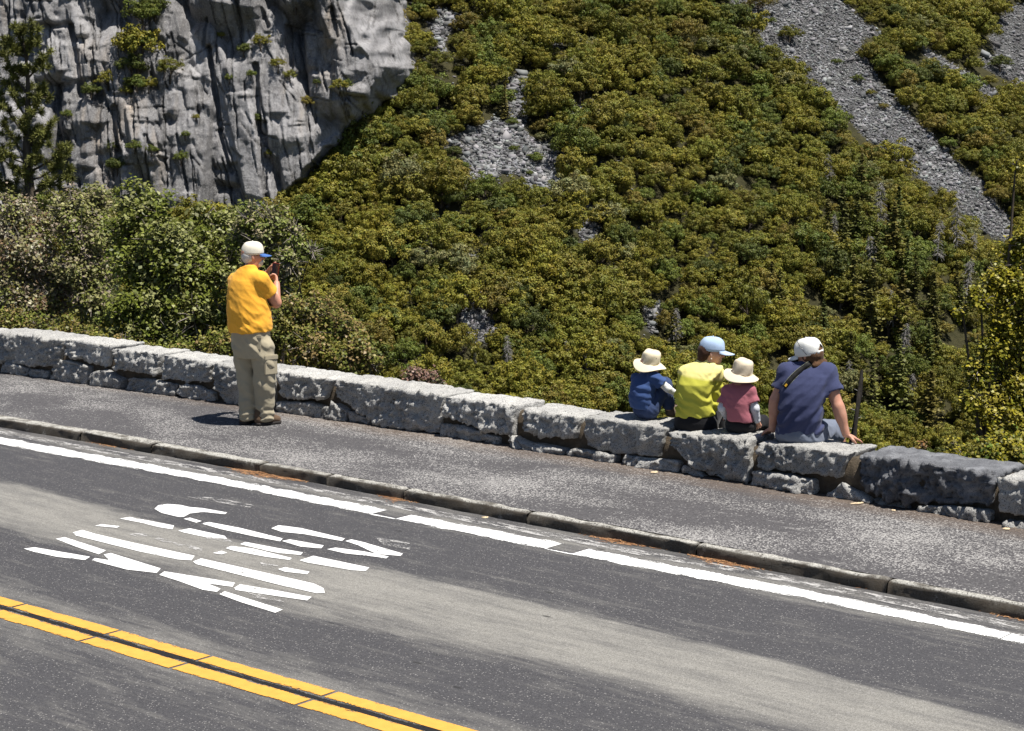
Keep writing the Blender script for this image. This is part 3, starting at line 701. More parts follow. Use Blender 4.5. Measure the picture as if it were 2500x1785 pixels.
def build_cliff():
    xs = np.arange(-96, -12, .165); zs = np.arange(-30, 38, .20)
    X, Z = np.meshgrid(xs, zs, indexing='ij')
    Y, ta, tb, tc, eb = cliff_Y(X, Z)
    Y = cliff_clefts(X, Z, Y)
    over = np.clip(X - cliff_edge(Z) - 1.0 * fbm(X / 3, Z / 3, 2.2, 2), 0, None)
    Y = Y + over * 5.0
    # rock colour: grey, darker along the joint lines, with tan and rusty stains running down
    tone = (.42 + .50 * ta + .42 * tb + .26 * tc + .16 * fbm(X / 2, Z / 4, 9, 3)) * (1 - .55 * eb)
    stain = np.clip(.5 * fbm(X / 2.2, Z / 14, 6.1, 4) + .55 * np.exp(-((X + 64) / 7) ** 2 - ((Z - 2) / 10) ** 2) + .7 * np.exp(-((X + 30) / 3) ** 2 - ((Z - 14) / 6) ** 2) - .22 + .25 * (tb - .5), 0, 1)
    streak = np.clip(fbm(X * 1.6, Z / 9, 2.7, 3) * 1.2 - .25, 0, 1)
    c = np.stack([.225 * tone, .220 * tone, .225 * tone], -1)
    tan = np.stack([.37 * tone, .28 * tone, .185 * tone], -1)
    c = c * (1 - stain[..., None] * .85) + tan * stain[..., None] * .85
    c = c * (1 - .5 * streak[..., None])
    gf = grid_faces(len(xs), len(zs)); gf = gf[over.ravel()[gf].min(1) < 9]
    me = mesh_np('cliff', np.stack([X, Y, Z], -1).reshape(-1, 3), gf, False, cattrs={'rock': c.reshape(-1, 3)})
    t = NT('cliff_granite'); co = t.coord(); n = t.noise(co, .55, 8, .72); f = t.noise(co, 2.6, 7, .78); st = t.noise(t.mapping(co, (1.3, 1.3, .10)), 1.6, 6, .7)
    ve = t.voro(t.mapping(co, (1, .35, .42), rot=(0, .2, 0)), .75, 'DISTANCE_TO_EDGE'); vein = t.noise(t.mapping(co, (1, 1, .45), rot=(0, .5, 0)), 1.1, 4, .6, 1.5)
    col = t.mix(t.ramp(n, .50, .66, 0, .7), t.attr('rock'), (.085, .080, .078)); col = t.mix(t.ramp(f, .54, .68, 0, .75), col, (.40, .39, .375))
    col = t.mix(t.ramp(st, .54, .70, 0, .65), col, (.07, .066, .063)); col = t.mix(t.ramp(st, .40, .28, 0, .5), col, (.36, .33, .29))
    col = t.mix(t.math('MULTIPLY', t.ramp(t.math('ABSOLUTE', t.math('SUBTRACT', vein, .5)), .012, .004), .5), col, (.46, .45, .44))
    t.base(col); t.rough(.9); t.spec(.15)
    t.bump(t.math('ADD', n, t.math('MULTIPLY', f, .7)), 1.0, .30)
    o = link('cliff', me, t.m); tag(o, kind='structure')
    return xs, zs, Y
CLX, CLZ, CLY = build_cliff()
def cliff_at(X, Z):
    i = int(np.clip(round((X + 96) / .165), 0, len(CLX) - 1)); j = int(np.clip(round((Z + 30) / .20), 0, len(CLZ) - 1))
    return float(CLY[i, j])
# ------------------------------------------------------------------ plants
def mat_leaf(name, trans=.22, rough=.55, inst=False):
    t = NT(name)
    if inst:
        an = t.node('ShaderNodeAttribute'); an.attribute_type = 'INSTANCER'; an.attribute_name = 'hue'; hc = an.outputs['Color']
    else: hc = t.objinfo('Color')
    col = t.mix(1.0, t.attr('tint'), hc, 'MULTIPLY')
    t.base(col); t.rough(rough); t.spec(.18)
    tr = t.node('ShaderNodeBsdfTranslucent'); t.lk(col, tr.inputs[0])
    mx = t.node('ShaderNodeMixShader'); mx.inputs[0].default_value = trans
    t.lk(t.b.outputs[0], mx.inputs[1]); t.lk(tr.outputs[0], mx.inputs[2]); t.lk(mx.outputs[0], t.out.inputs[0])
    return t.m
M_LEAF = mat_leaf('oak_leaves', .12); M_FOREST = mat_leaf('forest_leaves', .12, inst=True); M_LEAF2 = mat_leaf('broad_leaves', .25, .42); M_NEED = mat_leaf('conifer_needles', .08)
def mat_bark(name, a, b):
    t = NT(name); c = t.coord(); n = t.noise(t.mapping(c, (6, 6, 1.2)), 2, 5, .65)
    t.base(t.mix(t.ramp(n, .3, .7), a, b)); t.rough(.9); t.spec(.1); t.bump(n, .8, .03); return t.m
M_TRUNK = mat_bark('oak_bark', (.045, .036, .028), (.11, .09, .07)); M_SNAG = mat_bark('bleached_wood', (.15, .14, .13), (.30, .285, .27)); M_TWIG = mat_bark('grey_twigs', (.14, .12, .10), (.34, .30, .27)); M_BURNT = mat_bark('charred_bark', (.012, .011, .010), (.035, .030, .027))

def unit(v): return v / np.maximum(np.linalg.norm(v, axis=-1, keepdims=True), 1e-9)
def leaf_quads(C, Nn, size, rng, aspect=.62, fold=.0):
    """diamond leaves at C facing Nn"""
    n = len(C); r = unit(rng.normal(size=(n, 3))); a = unit(np.cross(Nn, r)); b = np.cross(Nn, a)
    s = np.asarray(size).reshape(-1, 1) * np.ones((n, 1))
    p0 = C - a * s * .5; p2 = C + a * s * .5; p1 = C - a * s * .05 + b * s * .5 * aspect; p3 = C - a * s * .05 - b * s * .5 * aspect
    V = np.stack([p0, p1, p2, p3], 1)
    if fold: V[:, 1] += Nn * s * fold; V[:, 3] += Nn * s * fold
    return V.reshape(-1, 3), np.arange(4 * n).reshape(n, 4)
def tube(paths, radii, sides=6):
    """list of polylines with radii -> V, F"""
    V = []; Fs = []; off = 0; th = np.linspace(0, 2 * np.pi, sides, endpoint=False)
    for P, R in zip(paths, radii):
        P = np.asarray(P, float); R = np.asarray(R, float); n = len(P)
        T = unit(np.gradient(P, axis=0)); up = np.array([.31, .17, .94]) if abs(T[0] @ np.array([.31, .17, .94])) < .95 else np.array([1., 0, 0])
        A = unit(np.cross(T, up)); B = np.cross(T, A)
        ring = P[:, None] + R[:, None, None] * (np.cos(th)[None, :, None] * A[:, None] + np.sin(th)[None, :, None] * B[:, None])
        V.append(ring.reshape(-1, 3)); i, j = np.meshgrid(np.arange(n - 1), np.arange(sides), indexing='ij'); j2 = (j + 1) % sides
        Fs.append(np.stack([i * sides + j, i * sides + j2, (i + 1) * sides + j2, (i + 1) * sides + j], -1).reshape(-1, 4) + off); off += n * sides
    return np.concatenate(V), np.concatenate(Fs)
def crown_data(rng, w=3.0, h=4.6, puffs=26, per=60, leaf=.42, base=.22):
    """broccoli-like crown of puffs; unit height metres; returns V, F, tint"""
    k = puffs; d = unit(rng.normal(size=(k, 3))); d[:, 2] = np.abs(d[:, 2]) * 1.0 - .25
    d = unit(d); rad = rng.uniform(.40, 1.0, k) ** .8
    C = d * rad[:, None] * np.array([w, w, h * .48]); C[:, 2] += h * .52
    lobe = 1 + .22 * np.sin(np.arctan2(d[:, 1], d[:, 0]) * 3 + rng.uniform(0, 6)) * rng.uniform(.4, 1.2); C[:, :2] *= (lobe * (1 + .08 * rng.normal(size=k)))[:, None]
    pr = rng.uniform(.13, .27, k) * w * (1.25 - .25 * rad)
    Cs = []; Ns = []; Ts = []; 
    for i in range(k):
        m = int(per * (pr[i] / (.20 * w)) ** 2)
        dirs = unit(rng.normal(size=(m, 3)) + np.array([0, 0, .55]) + .5 * unit(C[i] - np.array([0, 0, h * .4])))
        rr = pr[i] * (.72 + .36 * rng.random((m, 1))) * (1 + .22 * np.sin(dirs[:, :1] * 9 + i) * np.sin(dirs[:, 1:2] * 8 + 2 * i))
        Cs.append(C[i] + dirs * rr * np.array([1, 1, .8])); Ns.append(unit(dirs + .30 * rng.normal(size=(m, 3))))
        tone = np.clip(rng.normal(1, .13) + rng.normal(0, .13, (m, 1)), .35, 1.7); warm = rng.normal(0, .045) + rng.normal(0, .04, (m, 1))
        Ts.append(np.concatenate([tone * (1 + warm), tone * (1 - .25 * warm), tone * (1 - 1.2 * warm)], 1))
    C = np.concatenate(Cs); N = np.concatenate(Ns); T = np.clip(np.concatenate(Ts), .05, 3)
    V, Fq = leaf_quads(C, N, leaf * rng.uniform(.7, 1.3, len(C)), rng, .85)
    return V, Fq, np.repeat(T, 4, axis=0)
_r = np.random.default_rng(5)
CROWN_HI = [crown_data(_r, _r.uniform(2.3, 3.1), _r.uniform(4.4, 6.6), int(_r.integers(60, 84)), 52, .23) for _ in range(9)]
CROWN_ME = [mesh_np('crown', v, f, cattrs={'tint': t}) for v, f, t in CROWN_HI]
for m in CROWN_ME: m.materials.append(M_LEAF)
def trunk_mesh(rng, h=3.2):
    P = [[(0, 0, -.6), (.1, .05, h * .3), (.2, -.1, h * .7), (.15, .1, h)]]; R = [[.30, .24, .15, .05]]
    for k in range(4):
        a = rng.uniform(0, 6.28); z = h * rng.uniform(.3, .6); P.append([(.12, 0, z), (.12 + math.cos(a) * .7, math.sin(a) * .7, z + .6), (math.cos(a) * 1.5, math.sin(a) * 1.5, z + 1.5)]); R.append([.13, .09, .03])
    V, Fq = tube(P, R, 5); me = mesh_np('trunk', V, Fq, True); me.materials.append(M_TRUNK); return me
TRUNK_ME = [trunk_mesh(np.random.default_rng(60 + k)) for k in range(3)]
def hue(rng, x=1000, y=500, kind=None):
    """leaf colour of one tree: golden olive mostly, some green, some rusty new growth"""
    r = rng.random()
    warm = .55 + .25 * (x > 1500) + .1 * fbm(x / 260, y / 260, 3.0, 2)
    if kind == 'green': c = np.array([.118, .142, .026])
    elif kind == 'dark': c = np.array([.085, .100, .022])
    elif r < .42: c = np.array([.188, .172, .024])
    elif r < .72: c = np.array([.166, .164, .025])
    elif r < .88: c = np.array([.200, .178, .030])
    elif r < .94: c = np.array([.200, .162, .034])
    else: c = np.array([.205, .200, .078])
    return c * rng.uniform(.66, 1.08)
FOREST_N = 0
def place_tree(p, s, col, rng, label, group, name='oak_tree', cat='tree', sz=1.0):
    e = empty(name, tuple(p), rng.uniform(0, 6.28)); e.scale = (s, s, s * sz)
    k = int(rng.integers(len(CROWN_ME)))
    c = link('crown', CROWN_ME[k], None, e); c.color = (*col, 1)
    link('trunk', TRUNK_ME[int(rng.integers(3))], None, e)
    tag(e, label, cat, group)
    return e
TEMPL = bpy.data.collections.new('crown_templates')          # not in the scene: only lent to the forest's instances
for k, m in enumerate(CROWN_ME):
    o = bpy.data.objects.new('crown_template', m); TEMPL.objects.link(o)
def merged(name, items, label, cat):
    """the far wood that nobody could count: one object, crowns spread by geometry nodes"""
    n = len(items); me = bpy.data.meshes.new(name); me.vertices.add(n)
    me.vertices.foreach_set('co', np.array([i[0] for i in items], np.float32).ravel())
    def at(nm, ty, arr, key): me.attributes.new(nm, ty, 'POINT').data.foreach_set(key, np.ascontiguousarray(arr).ravel())
    at('scl', 'FLOAT_VECTOR', np.array([(i[1], i[1], i[1] * i[4]) for i in items], np.float32), 'vector')
    at('rot', 'FLOAT_VECTOR', np.array([(0, 0, i[2]) for i in items], np.float32), 'vector')
    at('hue', 'FLOAT_COLOR', np.array([(*i[3], 1) for i in items], np.float32), 'color')
    at('pick', 'INT', np.arange(n, dtype=np.int32) % len(CROWN_ME), 'value')
    ng = bpy.data.node_groups.new(name, 'GeometryNodeTree'); ng.interface.new_socket('Geometry', in_out='INPUT', socket_type='NodeSocketGeometry'); ng.interface.new_socket('Geometry', in_out='OUTPUT', socket_type='NodeSocketGeometry')
    N = ng.nodes; gi = N.new('NodeGroupInput'); go = N.new('NodeGroupOutput'); ci = N.new('GeometryNodeCollectionInfo'); ip = N.new('GeometryNodeInstanceOnPoints'); sm = N.new('GeometryNodeSetMaterial'); mp = N.new('GeometryNodeMeshToPoints')
    ci.inputs['Collection'].default_value = TEMPL; ci.inputs['Separate Children'].default_value = True; ci.inputs['Reset Children'].default_value = True
    def attr(nm, ty):
        a = N.new('GeometryNodeInputNamedAttribute'); a.data_type = ty; a.inputs['Name'].default_value = nm; return a.outputs['Attribute']
    lk = ng.links.new
    lk(gi.outputs[0], mp.inputs['Mesh']); lk(mp.outputs[0], ip.inputs['Points']); lk(ci.outputs[0], ip.inputs['Instance']); ip.inputs['Pick Instance'].default_value = True
    lk(attr('pick', 'INT'), ip.inputs['Instance Index']); lk(attr('rot', 'FLOAT_VECTOR'), ip.inputs['Rotation']); lk(attr('scl', 'FLOAT_VECTOR'), ip.inputs['Scale'])
    sm.inputs['Material'].default_value = M_FOREST; lk(ip.outputs[0], sm.inputs['Geometry']); lk(sm.outputs[0], go.inputs[0])
    o = link(name, me, M_FOREST); o.modifiers.new('spread', 'NODES').node_group = ng; tag(o, label, cat, kind='stuff'); return o
def build_forest():
    rng = np.random.default_rng(21); pts = []
    sp = 2.85
    for iy, Y in enumerate(np.arange(238, 470, sp * .86)):
        for X in np.arange(-75, 150, sp):
            pts.append((X + (iy % 2) * sp / 2 + rng.normal(0, .85), Y + rng.normal(0, .85)))
    pts = np.array(pts); z = mountain(pts[:, 0], pts[:, 1]); P = np.concatenate([pts, z[:, None]], 1)
    bx, by = project(P); cx, cy = project(P + [0, 0, 2.6]); tx, ty = project(P + [0, 0, 4.6])
    keep = (cx > -150) & (cx < 2650) & (ty < 1230) & (by > -60)
    keep &= ~(in_scree(cx, cy) | in_scree(bx, by) | (in_scree(cx - 26, cy) & in_scree(cx + 26, cy)))
    for poly in SCREE[:1] + SCREE[3:4]:
        for ddx, ddy in ((9, 0), (-9, 0), (0, 8), (0, -8)): keep &= ~in_poly(cx + ddx, cy + ddy, poly)
    for q in (1.2, 3.0):                                  # keep the chutes clear of crowns
        for ddx in (-.6, .6):
            ax_, ay_ = project(P + [ddx, 0, q])
            for poly in SCREE[:9] + SCREE[12:17]: keep &= ~in_poly(ax_, ay_, poly)
    # nothing grows inside the cliff
    keep &= ~((P[:, 0] < cliff_edge(P[:, 2] + 2.0) + .8) & (P[:, 1] > 293))
    # thinner, stony ground to the right of the cliff top
    sparse = (cx > 850) & (cx < 1130) & (cy < 260)
    keep &= ~(sparse & (rng.random(len(P)) < .42))
    keep &= ~(rng.random(len(P)) < .05)
    # conifer stand at lower right leaves fewer oaks
    stand = in_poly(cx, cy, [(1990, 430), (2250, 560), (2400, 720), (2420, 1000), (2050, 1000), (1980, 760), (1960, 560)])
    keep &= ~(stand & (rng.random(len(P)) < .30))
    P = P[keep]; cx = cx[keep]; cy = cy[keep]; stand = stand[keep]
    s = .92 * np.clip(rng.normal(1.0, .26, len(P)), .5, 1.75) * np.where(cx > 1500, .88, 1.0) * np.where((cx > 850) & (cx < 1130) & (cy < 300), .8, 1)
    s *= np.clip(1 + .35 * fbm(P[:, 0] / 18, P[:, 1] / 18, 6.0, 2), .65, 1.4)
    ok = (cx > 640) & (cx < 2480) & (cy > -10) & (cy < 690 + .19 * cx - 20)
    order = np.argsort(-(s / P[:, 1]) * np.where(ok, 1, .01))
    first = order[:300]; rest = order[300:]
    def region(x, y):
        if x < 1150 and y < 300: return 'on the stony slope beside the cliff'
        if x < 1130: return 'in the thick wood below the cliff'
        if x < 1420 and y < 620: return 'beside the middle scree patch'
        if x < 1600: return 'on the lower middle of the forested slope'
        if y < 480 and x < 2000: return 'on the upper slope left of the long scree'
        if stand_poly(x, y): return 'in the mixed stand of firs and snags'
        return 'on the lower slope behind the seated family'
    def stand_poly(x, y): return bool(in_poly(np.array([x]), np.array([y]), [(1990, 430), (2250, 560), (2400, 720), (2420, 1000), (2050, 1000), (1980, 760), (1960, 560)])[0])
    for i in first:
        kind = 'green' if rng.random() < (.42 if stand[i] else .08) else ('dark' if rng.random() < .06 else None)
        if cx[i] < 1150 and cy[i] < 320 and rng.random() < .5: kind = 'green'
        col = hue(rng, cx[i], cy[i], kind); word = {'green': 'green', 'dark': 'dark green', None: ('golden olive' if col[0] > col[1] * 1.1 else 'olive green')}[kind]
        size = 'small' if s[i] < .82 else ('large' if s[i] > 1.08 else 'middling'); tall = 'lowest' if cy[i] > 690 + .17 * cx[i] - 110 else ('lower' if cy[i] > 560 else ('middle' if cy[i] > 330 else 'upper'))
        lab = f'{size} {word} oak {region(cx[i], cy[i])}, {tall} rows'
        place_tree(P[i] - [0, 0, .5], s[i], col, rng, lab, lab + 's', sz=rng.uniform(.85, 1.2))
    items = []
    for i in rest:
        kind = 'green' if rng.random() < .12 else ('dark' if rng.random() < .05 else None)
        items.append((P[i] - [0, 0, .4], s[i], rng.uniform(0, 6.28), hue(rng, cx[i], cy[i], kind), rng.uniform(.85, 1.2)))
    merged('forest', items, 'dense olive oak forest covering the far mountain side', 'forest')
    print('TREES', len(P))
build_forest()
# single bushes standing on the scree
rng = np.random.default_rng(31)
for i, (x, y, r, k, lab) in enumerate([(1852, 16, 34, None, 'dark rusty bush at top of the long scree'), (1926, 90, 30, None, 'round dark bush alone on the long scree'), (2040, 150, 13, 'green', 'small green bush on the scree by a boulder'), (2095, 195, 15, 'green', 'sparse shrub in the middle of the long scree'), (2125, 228, 13, None, 'thin olive shrub lower on the long scree'), (2156, 262, 13, None, 'low bush at the right side of the long scree'), (1885, 52, 12, 'green', 'small bush between two dark bushes on the scree'),
                                       (2440, 160, 26, 'dark', 'dark bush on scree in the upper right corner'), (1105, 370, 24, 'dark', 'dark green bush at left edge of the middle scree'), (1310, 385, 22, 'green', 'small green bush within the middle scree'), (1255, 365, 14, 'green', 'tiny shrub on the middle scree'), (1325, 335, 22, None, 'golden bush at top right of the middle scree'), (1290, 420, 12, 'green', 'low green shrub low on the middle scree'), (1315, 465, 14, 'green', 'small bush at bottom of the middle scree'),
                                       (1252, 300, 16, 'green', 'pale green bush on the narrow upper scree'), (1290, 225, 16, 'green', 'upright green bush beside the upper scree')]):
    p = on_mountain(x, y + r * .6)[0]; s = r / (F_PX / p[1]) / 2.9
    place_tree(p - [0, 0, .2], s, hue(rng, x, y, k), rng, lab, None, 'scree_bush', 'bush', .8)
# bushes rooted in ledges of the cliff
cb = [(800, 140, 62, 'green'), (862, 80, 52, 'green'), (770, 330, 88, None), (738, 415, 55, 'dark'), (792, 262, 50, 'green'), (600, 480, 40, None), (510, 530, 44, 'dark'), (762, 488, 44, 'green'), (826, 500, 30, None), (945, 420, 48, None), (1355, 290, 30, 'dark'), (1450, 262, 34, None), (1275, 450, 20, 'green'), (1395, 430, 20, 'green'), (1450, 680, 30, 'green'), (1612, 442, 26, None), (1885, 505, 30, None), (1700, 590, 26, None), (2015, 600, 36, 'dark'), (375, 655, 22, 'green'), (612, 840, 26, 'dark'), (750, 828, 30, 'green'), (840, 845, 26, 'green'), (655, 940, 44, 'dark'), (1030, 760, 22, 'green'), (1005, 900, 26, 'green'), (1545, 380, 28, None), (1640, 25, 60, None), (1500, 862, 20, None), (1760, 470, 18, 'green'), (1925, 490, 24, 'green'), (1090, 660, 16, None), (700, 520, 26, None), (1230, 210, 16, None)]
names = ['at the top of the long green gully', 'right of the gully head', 'largest, in the middle of the gully', 'lower left in the gully', 'in the upper gully', 'on the ledge left of the gully', 'leftmost on the broad ledge', 'on the ledge under the gully', 'pale, right end of the ledge', 'right of the gully on the slab edge', 'dark, on the upper middle slabs', 'on the upper middle ledge', 'tiny, on the tilted slab', 'tiny, right of the tilted slab', 'in the long dark cleft', 'by the right-hand cleft', 'on the right blocky face', 'in a crack of the right face', 'dark, at the right edge of the cliff', 'small, far left above the pine', 'in a cleft low on the left', 'on the low left ledge', 'right end of the low left ledge', 'lowest dark one on the left', 'small, left foot of the slabs', 'hanging beside the smooth slabs', 'below the tan streaks', 'at the top edge near the middle', 'small, low by the right cleft', 'round and tiny on the right face', 'beside another on the right face', 'small, in the middle crack', 'dry, along the ledge', 'small, high on the pale slab']
for (x, y, r, k), nm in zip(cb, names):
    X_, Y_ = x / 2.275, y / 2.275; r_ = r / 2.275
    p = on_y(X_, Y_ + r_ * .5, 300)
    for _ in range(4): p = on_y(X_, Y_ + r_ * .5, cliff_at(p[0], p[2]))
    s = 1.4 * r_ / (F_PX / p[1]) / 2.7
    place_tree(p + [0, -.15, -.4 * s], s, hue(rng, 100, 100, k), rng, f'bush on the cliff, {nm}', 'bushes rooted on the cliff', 'cliff_bush', 'bush', .95)

# ------------------------------------------------------------------ firs and dead snags in the stand at right
def fir_data(rng, h=16, r=2.0, dens=1.0):
    C = []; N = []; A = []
    n = int(60 * dens)
    for i in range(n):
        f = (i + rng.random()) / n; z = h * (.06 + .92 * f); L_ = r * (1 - f) ** .85 * rng.uniform(.25, 1.25) + .12
        for b in range(rng.integers(4, 7)):
            a = rng.uniform(0, 6.28); m = max(3, int(L_ / .24))
            t = (np.arange(m) + rng.random(m)) / m
            x = np.stack([np.cos(a) * L_ * t, np.sin(a) * L_ * t, z - .28 * L_ * t + .10 * L_ * t * t * 2], 1) + rng.normal(0, .07, (m, 3))
            C.append(x); N.append(unit(np.tile([0, 0, 1.0], (m, 1)) + .45 * rng.normal(size=(m, 3)) + .3 * np.array([np.cos(a), np.sin(a), 0])))
    C = np.concatenate(C); N = np.concatenate(N); V, Fq = leaf_quads(C, N, .56 * rng.uniform(.7, 1.3, len(C)), rng, .7)
    T = np.clip(rng.normal(1, .25, (len(C), 1)), .4, 1.8) * np.ones((1, 3))
    return mesh_np('crown', V, Fq, cattrs={'tint': np.repeat(T, 4, 0)})
FIR_ME = [fir_data(np.random.default_rng(80 + k), 16, 2.3 + .3 * k, .8 + .12 * k) for k in range(4)]
for m in FIR_ME: m.materials.append(M_NEED)
_v, _f = tube([[(0, 0, -1), (0, 0, 8), (.05, 0, 16)]], [[.26, .16, .02]], 5); FIRT_ME = mesh_np('trunk', _v, _f, True); FIRT_ME.materials.append(M_TRUNK)
def snag_data(rng, h=12, nb=60, droop=.5):
    P = [[(0, 0, -1), (rng.normal(0, .1), rng.normal(0, .1), h * .5), (rng.normal(0, .3), rng.normal(0, .3), h)]]; R = [[.15, .11, .02]]
    for i in range(nb):
        f = rng.uniform(.2, .97); z = h * f; L_ = 2.3 * (1 - f) ** .7 * rng.uniform(.4, 1.1) + .25; a = rng.uniform(0, 6.28); dx, dy = math.cos(a), math.sin(a)
        P.append([(0, 0, z), (dx * L_ * .5, dy * L_ * .5, z - droop * .12 * L_), (dx * L_, dy * L_, z - droop * L_ * rng.uniform(.4, 1))]); R.append([.06, .045, .02])
        for q in range(4):
            t = rng.uniform(.3, .95); b = a + rng.uniform(-1, 1); P.append([(dx * L_ * t, dy * L_ * t, z - droop * .4 * L_ * t), (dx * L_ * t + math.cos(b) * .5, dy * L_ * t + math.sin(b) * .5, z - droop * .4 * L_ * t - .4)]); R.append([.03, .015])
    return P, R
SNAG_ME = []
for k in range(4):
    v, f = tube(*snag_data(np.random.default_rng(90 + k), 11, 80 + 12 * k, .55 + .2 * k), 4); m = mesh_np('trunk', v, f, True); m.materials.append(M_SNAG); SNAG_ME.append(m)
rng = np.random.default_rng(33)
firs = [(2020, 640, 150), (2052, 620, 170), (2080, 660, 140), (2108, 600, 190), (2125, 640, 170), (2148, 700, 160), (2170, 660, 170), (2200, 740, 180), (2228, 690, 150), (2250, 770, 190), (2270, 720, 150), (2292, 800, 180), (2315, 760, 160), (2340, 830, 180), (2360, 790, 150), (2100, 780, 170), (2065, 850, 190), (2135, 840, 180), (2180, 860, 200), (2215, 900, 200), (2255, 920, 190), (2300, 900, 190), (2335, 950, 190), (2085, 960, 190), (2120, 1000, 200), (2160, 1010, 210), (2205, 1040, 210), (2250, 1060, 210), (2300, 1050, 200), (2345, 1070, 190), (2015, 900, 170), (2385, 870, 170), (2400, 960, 180), (1905, 800, 150), (1880, 760, 130), (1640, 560 + 300, 120), (1232, 292, 96), (2100, 520, 150), (2190, 600, 150), (2040, 740, 150)]
rel = ['short', 'tall', 'slim', 'full', 'pointed']
for i, (x, y, hp) in enumerate(firs):
    if 4 <= i <= 31 and i % 3 == 1: continue
    if i < 33: x += rng.uniform(-22, 22); y += rng.uniform(-25, 25); hp *= rng.uniform(.7, 1.15)
    p = on_mountain(x, y)[0]; s = hp / (F_PX / p[1]) / 16.0
    e = empty('fir_tree', tuple(p - [0, 0, .3]), rng.uniform(0, 6)); e.scale = (s * 1.4, s * 1.4, s); e.rotation_euler[1] = rng.normal(0, .03)
    c = link('crown', FIR_ME[i % 4], None, e); c.color = (*(np.array([.108, .116, .030]) * rng.uniform(.75, 1.2) * np.array([rng.uniform(.9, 1.3), 1, 1])), 1)
    link('trunk', FIRT_ME, None, e)
    lab = 'dark slender conifer beside the upper middle scree' if i == 36 else ('dark conifer among the oaks left of the navy-shirted man' if i in (33, 34, 35) else ('%s dark fir %s of the conifer stand at lower right' % ('tall' if hp > 185 else ('short' if hp < 160 else 'slender'), ('at the left side' if x < 2090 else ('at the right side' if x > 2290 else 'in the middle')) + (', far back' if y < 720 else (', near' if y > 940 else '')))))
    tag(e, lab, 'tree', {36: None, 33: 'conifers left of the seated man', 34: 'conifers left of the seated man', 35: 'conifers left of the seated man'}.get(i, 'firs in the stand at lower right'))
snags = [(2018, 470, 90, 'bleached dead snag highest above the fir stand'), (2030, 600, 75, 'drooping grey snag at the left side of the fir stand'), (2140, 560, 110, ''), (2175, 810, 100, 'pale grey snag right of the navy cap'), (2330, 640, 150, 'tall white snag at the right of the fir stand'), (2280, 650, 110, ''), (2120, 690, 110, ''), (2200, 880, 90, ''), (2075, 960, 80, 'grey snag behind the seated man\'s right shoulder'), (2370, 660, 90, ''), (1647, 845, 90, 'grey drooping snag above the blue cap'), (1240, 905, 85, 'grey snag above the wall in the lower middle'), (1382, 900, 66, 'small grey dead fir left of the boy in blue'), (1046, 620, 66, 'bleached snag in the wood below the cliff'), (1432, 935, 70, 'white bare trunk left of the boy in blue'), (1460, 905, 50, ''), (1160, 900, 40, 'dead shrub skeleton just above the wall'), (2350, 750, 120, ''), (2215, 1000, 90, '')]
for i, (x, y, hp, lab) in enumerate(snags):
    p = on_mountain(x, y)[0]; p = p * 1.0; s = hp / (F_PX / p[1]) / 11.0
    e = empty('dead_snag', tuple(p - [0, 2.0, 0] + [0, 0, .6]), rng.uniform(0, 6)); e.scale = (s * 1.15, s * 1.15, s); e.rotation_euler = (rng.normal(0, .05), rng.normal(0, .07), rng.uniform(0, 6))
    link('trunk', SNAG_ME[i % 4], None, e)
    tag(e, lab or 'grey dead snag among the firs at lower right', 'dead tree', None if lab else 'dead snags among the firs')
# the charred pole right of the seated man
p0 = on_y(2082, 1075, 60); p1 = on_y(2104, 905, 61)
gz = float(near_slope(p0[0:1], p0[1:2])[0])
v, f = tube([[(p0[0] - .6, p0[1], gz - .5), tuple(p0), tuple(p0 * .35 + p1 * .65 + np.array([.03, 0, 0])), tuple(p1)]], [[.16, .12, .09, .05]], 8)
br = [[tuple(p0 * (1 - t) + p1 * t), tuple(p0 * (1 - t) + p1 * t + np.array([dx, .1, .06]))] for t, dx in ((.3, .2), (.42, -.18), (.6, .16), (.7, -.14), (.85, .12), (.15, -.2))]
e = empty('charred_trunk', (0, 0, 0)); o = link('trunk', mesh_np('trunk', v, f, True), M_BURNT, e)
for b in br:
    v, f = tube([b], [[.02, .01]], 5); link('branch_stub', mesh_np('branch_stub', v, f, True), M_SNAG, e)
tag(e, 'black charred bare trunk right of the navy-shirted man', 'dead tree')
